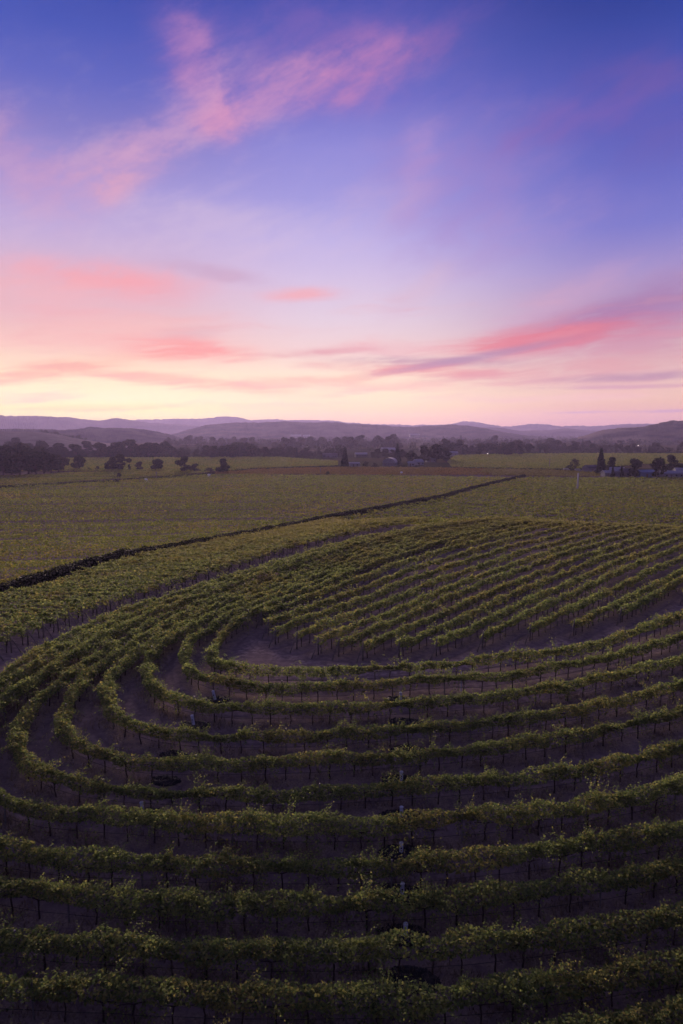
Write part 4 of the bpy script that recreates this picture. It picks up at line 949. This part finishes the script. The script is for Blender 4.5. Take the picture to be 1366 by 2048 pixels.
# ------------------------------------------------------------------ hills
def fbm1(x, seed, octs=((1, 1), (2.3, .5), (5.1, .25), (11.7, .14))):
    r = np.random.default_rng(seed); o = np.zeros_like(x)
    for f, a in octs: o += a * np.interp(x * f, np.arange(0, 4000), r.uniform(-1, 1, 4000))
    return o
def hill_mat(name, dark, light, scale, bare=None):
    m, nt, out = new_mat(name); bs = bsdf(nt, out, 1.0, 0.0); g = geo(); pos = E(g.outputs['Position'])
    n = noise(pos, scale, 6.0, .65); c = ramp(n, [(.35, dark + (1,)), (.65, light + (1,))])
    if bare: c = mixc(smap(noise(pos, scale * .18, 3.0), .5, .62) * .8, c, bare + (1,))
    nt.links.new(c.k, bs.inputs['Base Color']); return m
def ridge(label, prof, dist, depth, mat, seed, rough=5.0, base=VALLEY - 2, front=None, N=900, trees=0.0):
    """a long hill whose crest follows the profile seen from the vineyard, a solid with a front and a back slope"""
    prof = np.array(prof, float); pxs = np.linspace(prof[0, 0], prof[-1, 0], N); pys = np.interp(pxs, prof[:, 0], prof[:, 1])
    k = np.hanning(15); k /= k.sum(); pys = np.convolve(np.pad(pys, 7, 'edge'), k, 'valid')
    x = (pxs - 683) / FOC; u = (1024 - pys) / FOC
    dx, dy, dz = x, math.cos(PIT) + u * math.sin(PIT), -math.sin(PIT) + u * math.cos(PIT); hd = np.hypot(dx, dy)
    crest = CAMH + dz / hd * dist; ax, ay = dx / hd, dy / hd
    arc = pxs / FOC * dist
    crest = crest + rough * (.55 * fbm1(arc / 120.0 + 700, seed) + .3 * fbm1(arc / 22.0 + 300, seed + 9, ((1, 1), (2.1, .6))))
    crest = np.maximum(crest, base + .5)
    rows = np.concatenate([np.linspace(-1, 0, 26), np.linspace(0, 1, 10)[1:]])
    V = []; r2 = np.random.default_rng(seed + 1)
    fd = front or depth
    for q in rows:
        s = np.cos(q * math.pi / 2) ** (1.15 if q < 0 else 1.0)
        rad = dist + (q * fd if q < 0 else q * depth)
        wob = rough * 1.6 * fbm1(arc / 220.0 + 300 + q * 1.2, seed + 3) * math.sin(math.pi * min(1, abs(q)))
        fine = rough * .5 * r2.uniform(-1, 1, N) * (1 if abs(q) > .02 else .4)
        z = base + (crest - base) * s + (wob + fine) * np.clip((crest - base) / 30, 0, 1) * (s > .03)
        z = np.minimum(z, np.where(np.abs(q) > 0, CAMH + (crest - CAMH) * rad / dist + 2.0, 1e9)) if q < 0 else z
        V.append(np.column_stack([ax * rad, ay * rad, z]))
    V = np.vstack(V); m = len(rows); i, j = np.meshgrid(np.arange(N - 1), np.arange(m - 1)); a = (j * N + i).ravel()
    o = link('hills', mesh_np('hills', V, np.stack([a, a + 1, a + N + 1, a + N], 1), mat, False)); tag(o, label, 'hills', None, 'structure'); return o
HM = hill_mat('wooded_hill', (0.010, 0.012, 0.009), (0.070, 0.060, 0.042), .014)
HF = hill_mat('far_hill', (0.015, 0.016, 0.015), (0.10, 0.085, 0.065), .005)
HB = hill_mat('grassy_hill', (0.014, 0.015, 0.010), (0.080, 0.066, 0.042), .018, (0.20, 0.15, 0.10))
ridge('farthest pale mountain range along the horizon', [(-200, 838), (180, 842), (270, 840), (330, 838), (400, 838), (450, 834), (480, 834.5), (500, 840), (548, 838), (580, 842), (640, 839), (670, 842), (700, 845), (740, 848), (800, 849), (830, 850), (905, 849), (925, 842), (945, 844), (980, 850), (1010, 853), (1040, 851), (1075, 848), (1120, 851), (1170, 852), (1250, 849), (1330, 849), (1600, 850)], 6400, 500, HF, 21, 9.0)
ridge('soft violet mountain ridge sloping away behind the low hills', [(-200, 826), (0, 831), (55, 832), (100, 832), (150, 836), (200, 840), (215, 839), (235, 836), (255, 839), (300, 845), (360, 849), (420, 853), (500, 860), (560, 866)], 5000, 600, HF, 22, 8.0)
ridge('pale low ridge closing the gap beyond the plain', [(880, 862), (960, 855), (1010, 857), (1040, 862), (1100, 860), (1130, 857), (1180, 862), (1230, 866)], 4600, 400, HF, 23, 3.0)
ridge('long flat-topped wooded mesa across the valley', [(335, 870), (365, 864), (395, 855), (410, 850), (440, 847), (480, 845), (530, 845), (570, 843), (620, 845), (660, 845), (690, 848), (740, 850), (790, 853), (830, 854), (860, 851), (900, 850), (930, 852), (965, 857), (1000, 863), (1040, 869), (1080, 873)], 3500, 450, HM, 24, 5.0, front=700)
ridge('low wooded hill behind the pale slope', [(-200, 858), (0, 858), (60, 857), (130, 861), (160, 859), (178, 856), (200, 858), (228, 857), (265, 858), (300, 861), (330, 868), (355, 875), (380, 880)], 2300, 250, HM, 25, 4.5)
ridge('wooded hill with grassy clearings rising at the valley side', [(1150, 876), (1180, 868), (1205, 861), (1235, 856), (1260, 855), (1290, 853), (1312, 848), (1340, 842), (1366, 840), (1420, 836), (1600, 830)], 2500, 350, HB, 26, 4.5, front=500)
HS = hill_mat('pale_slope', (0.10, 0.085, 0.085), (0.16, 0.135, 0.13), .05)
ridge('smooth pale vineyard slope on a low rise', [(-200, 860), (0, 864), (50, 863), (85, 865), (115, 869), (150, 876), (190, 883), (230, 889), (270, 893)], 1500, 150, HS, 27, 0.6, front=420)
def slope_trees():
    for k in range(15):
        px = 84 + k * 6.2; py = np.interp(px, [80, 115, 150, 190], [866, 869.5, 876, 883]); d = ray(px, py); q = 1480 / math.hypot(d[0], d[1])
        place_tree(('round', 'oak', 'shrub')[k % 3], 0, 0, random.uniform(4, 8), 'hazy dark %s along the crest of the pale slope' % ('shrub' if k % 3 == 2 else 'tree'), 'crest trees of the pale slope', k, 1.2, 'shrub' if k % 3 == 2 else 'tree', p=np.array([d[0] * q, d[1] * q, CAMH + d[2] * q - 2.0]))
slope_trees()
far_house('warehouse', 'long white warehouse glinting at the mesa foot', 592, 873, 2650, 40, 9); far_house('warehouse', 'shorter white warehouse beside the long glinting one', 613, 873, 2650, 26, 8); far_house('warehouse', 'white building on the mesa flank beyond the conifers', 829, 871, 2700, 40, 8)

# ------------------------------------------------------------------ haze
def haze():
    b = MB(); lo, hi = (-6400, -380, VALLEY - 4), (6400, 7300, 210)
    b.box(tuple((lo[i] + hi[i]) / 2 for i in range(3)), tuple(hi[i] - lo[i] for i in range(3)))
    m, nt, out = new_mat('evening_haze'); v = nt.nodes.new('ShaderNodeVolumePrincipled')
    v.inputs['Color'].default_value = HAZE_COL + (1,); v.inputs['Density'].default_value = HAZE_DENSITY; v.inputs['Anisotropy'].default_value = HAZE_ANISO
    nt.links.new(v.outputs[0], out.inputs['Volume'])
    o = link('haze', b.mesh('haze', m)); tag(o, 'thin evening haze filling the valley', 'haze', None, 'stuff')
haze()
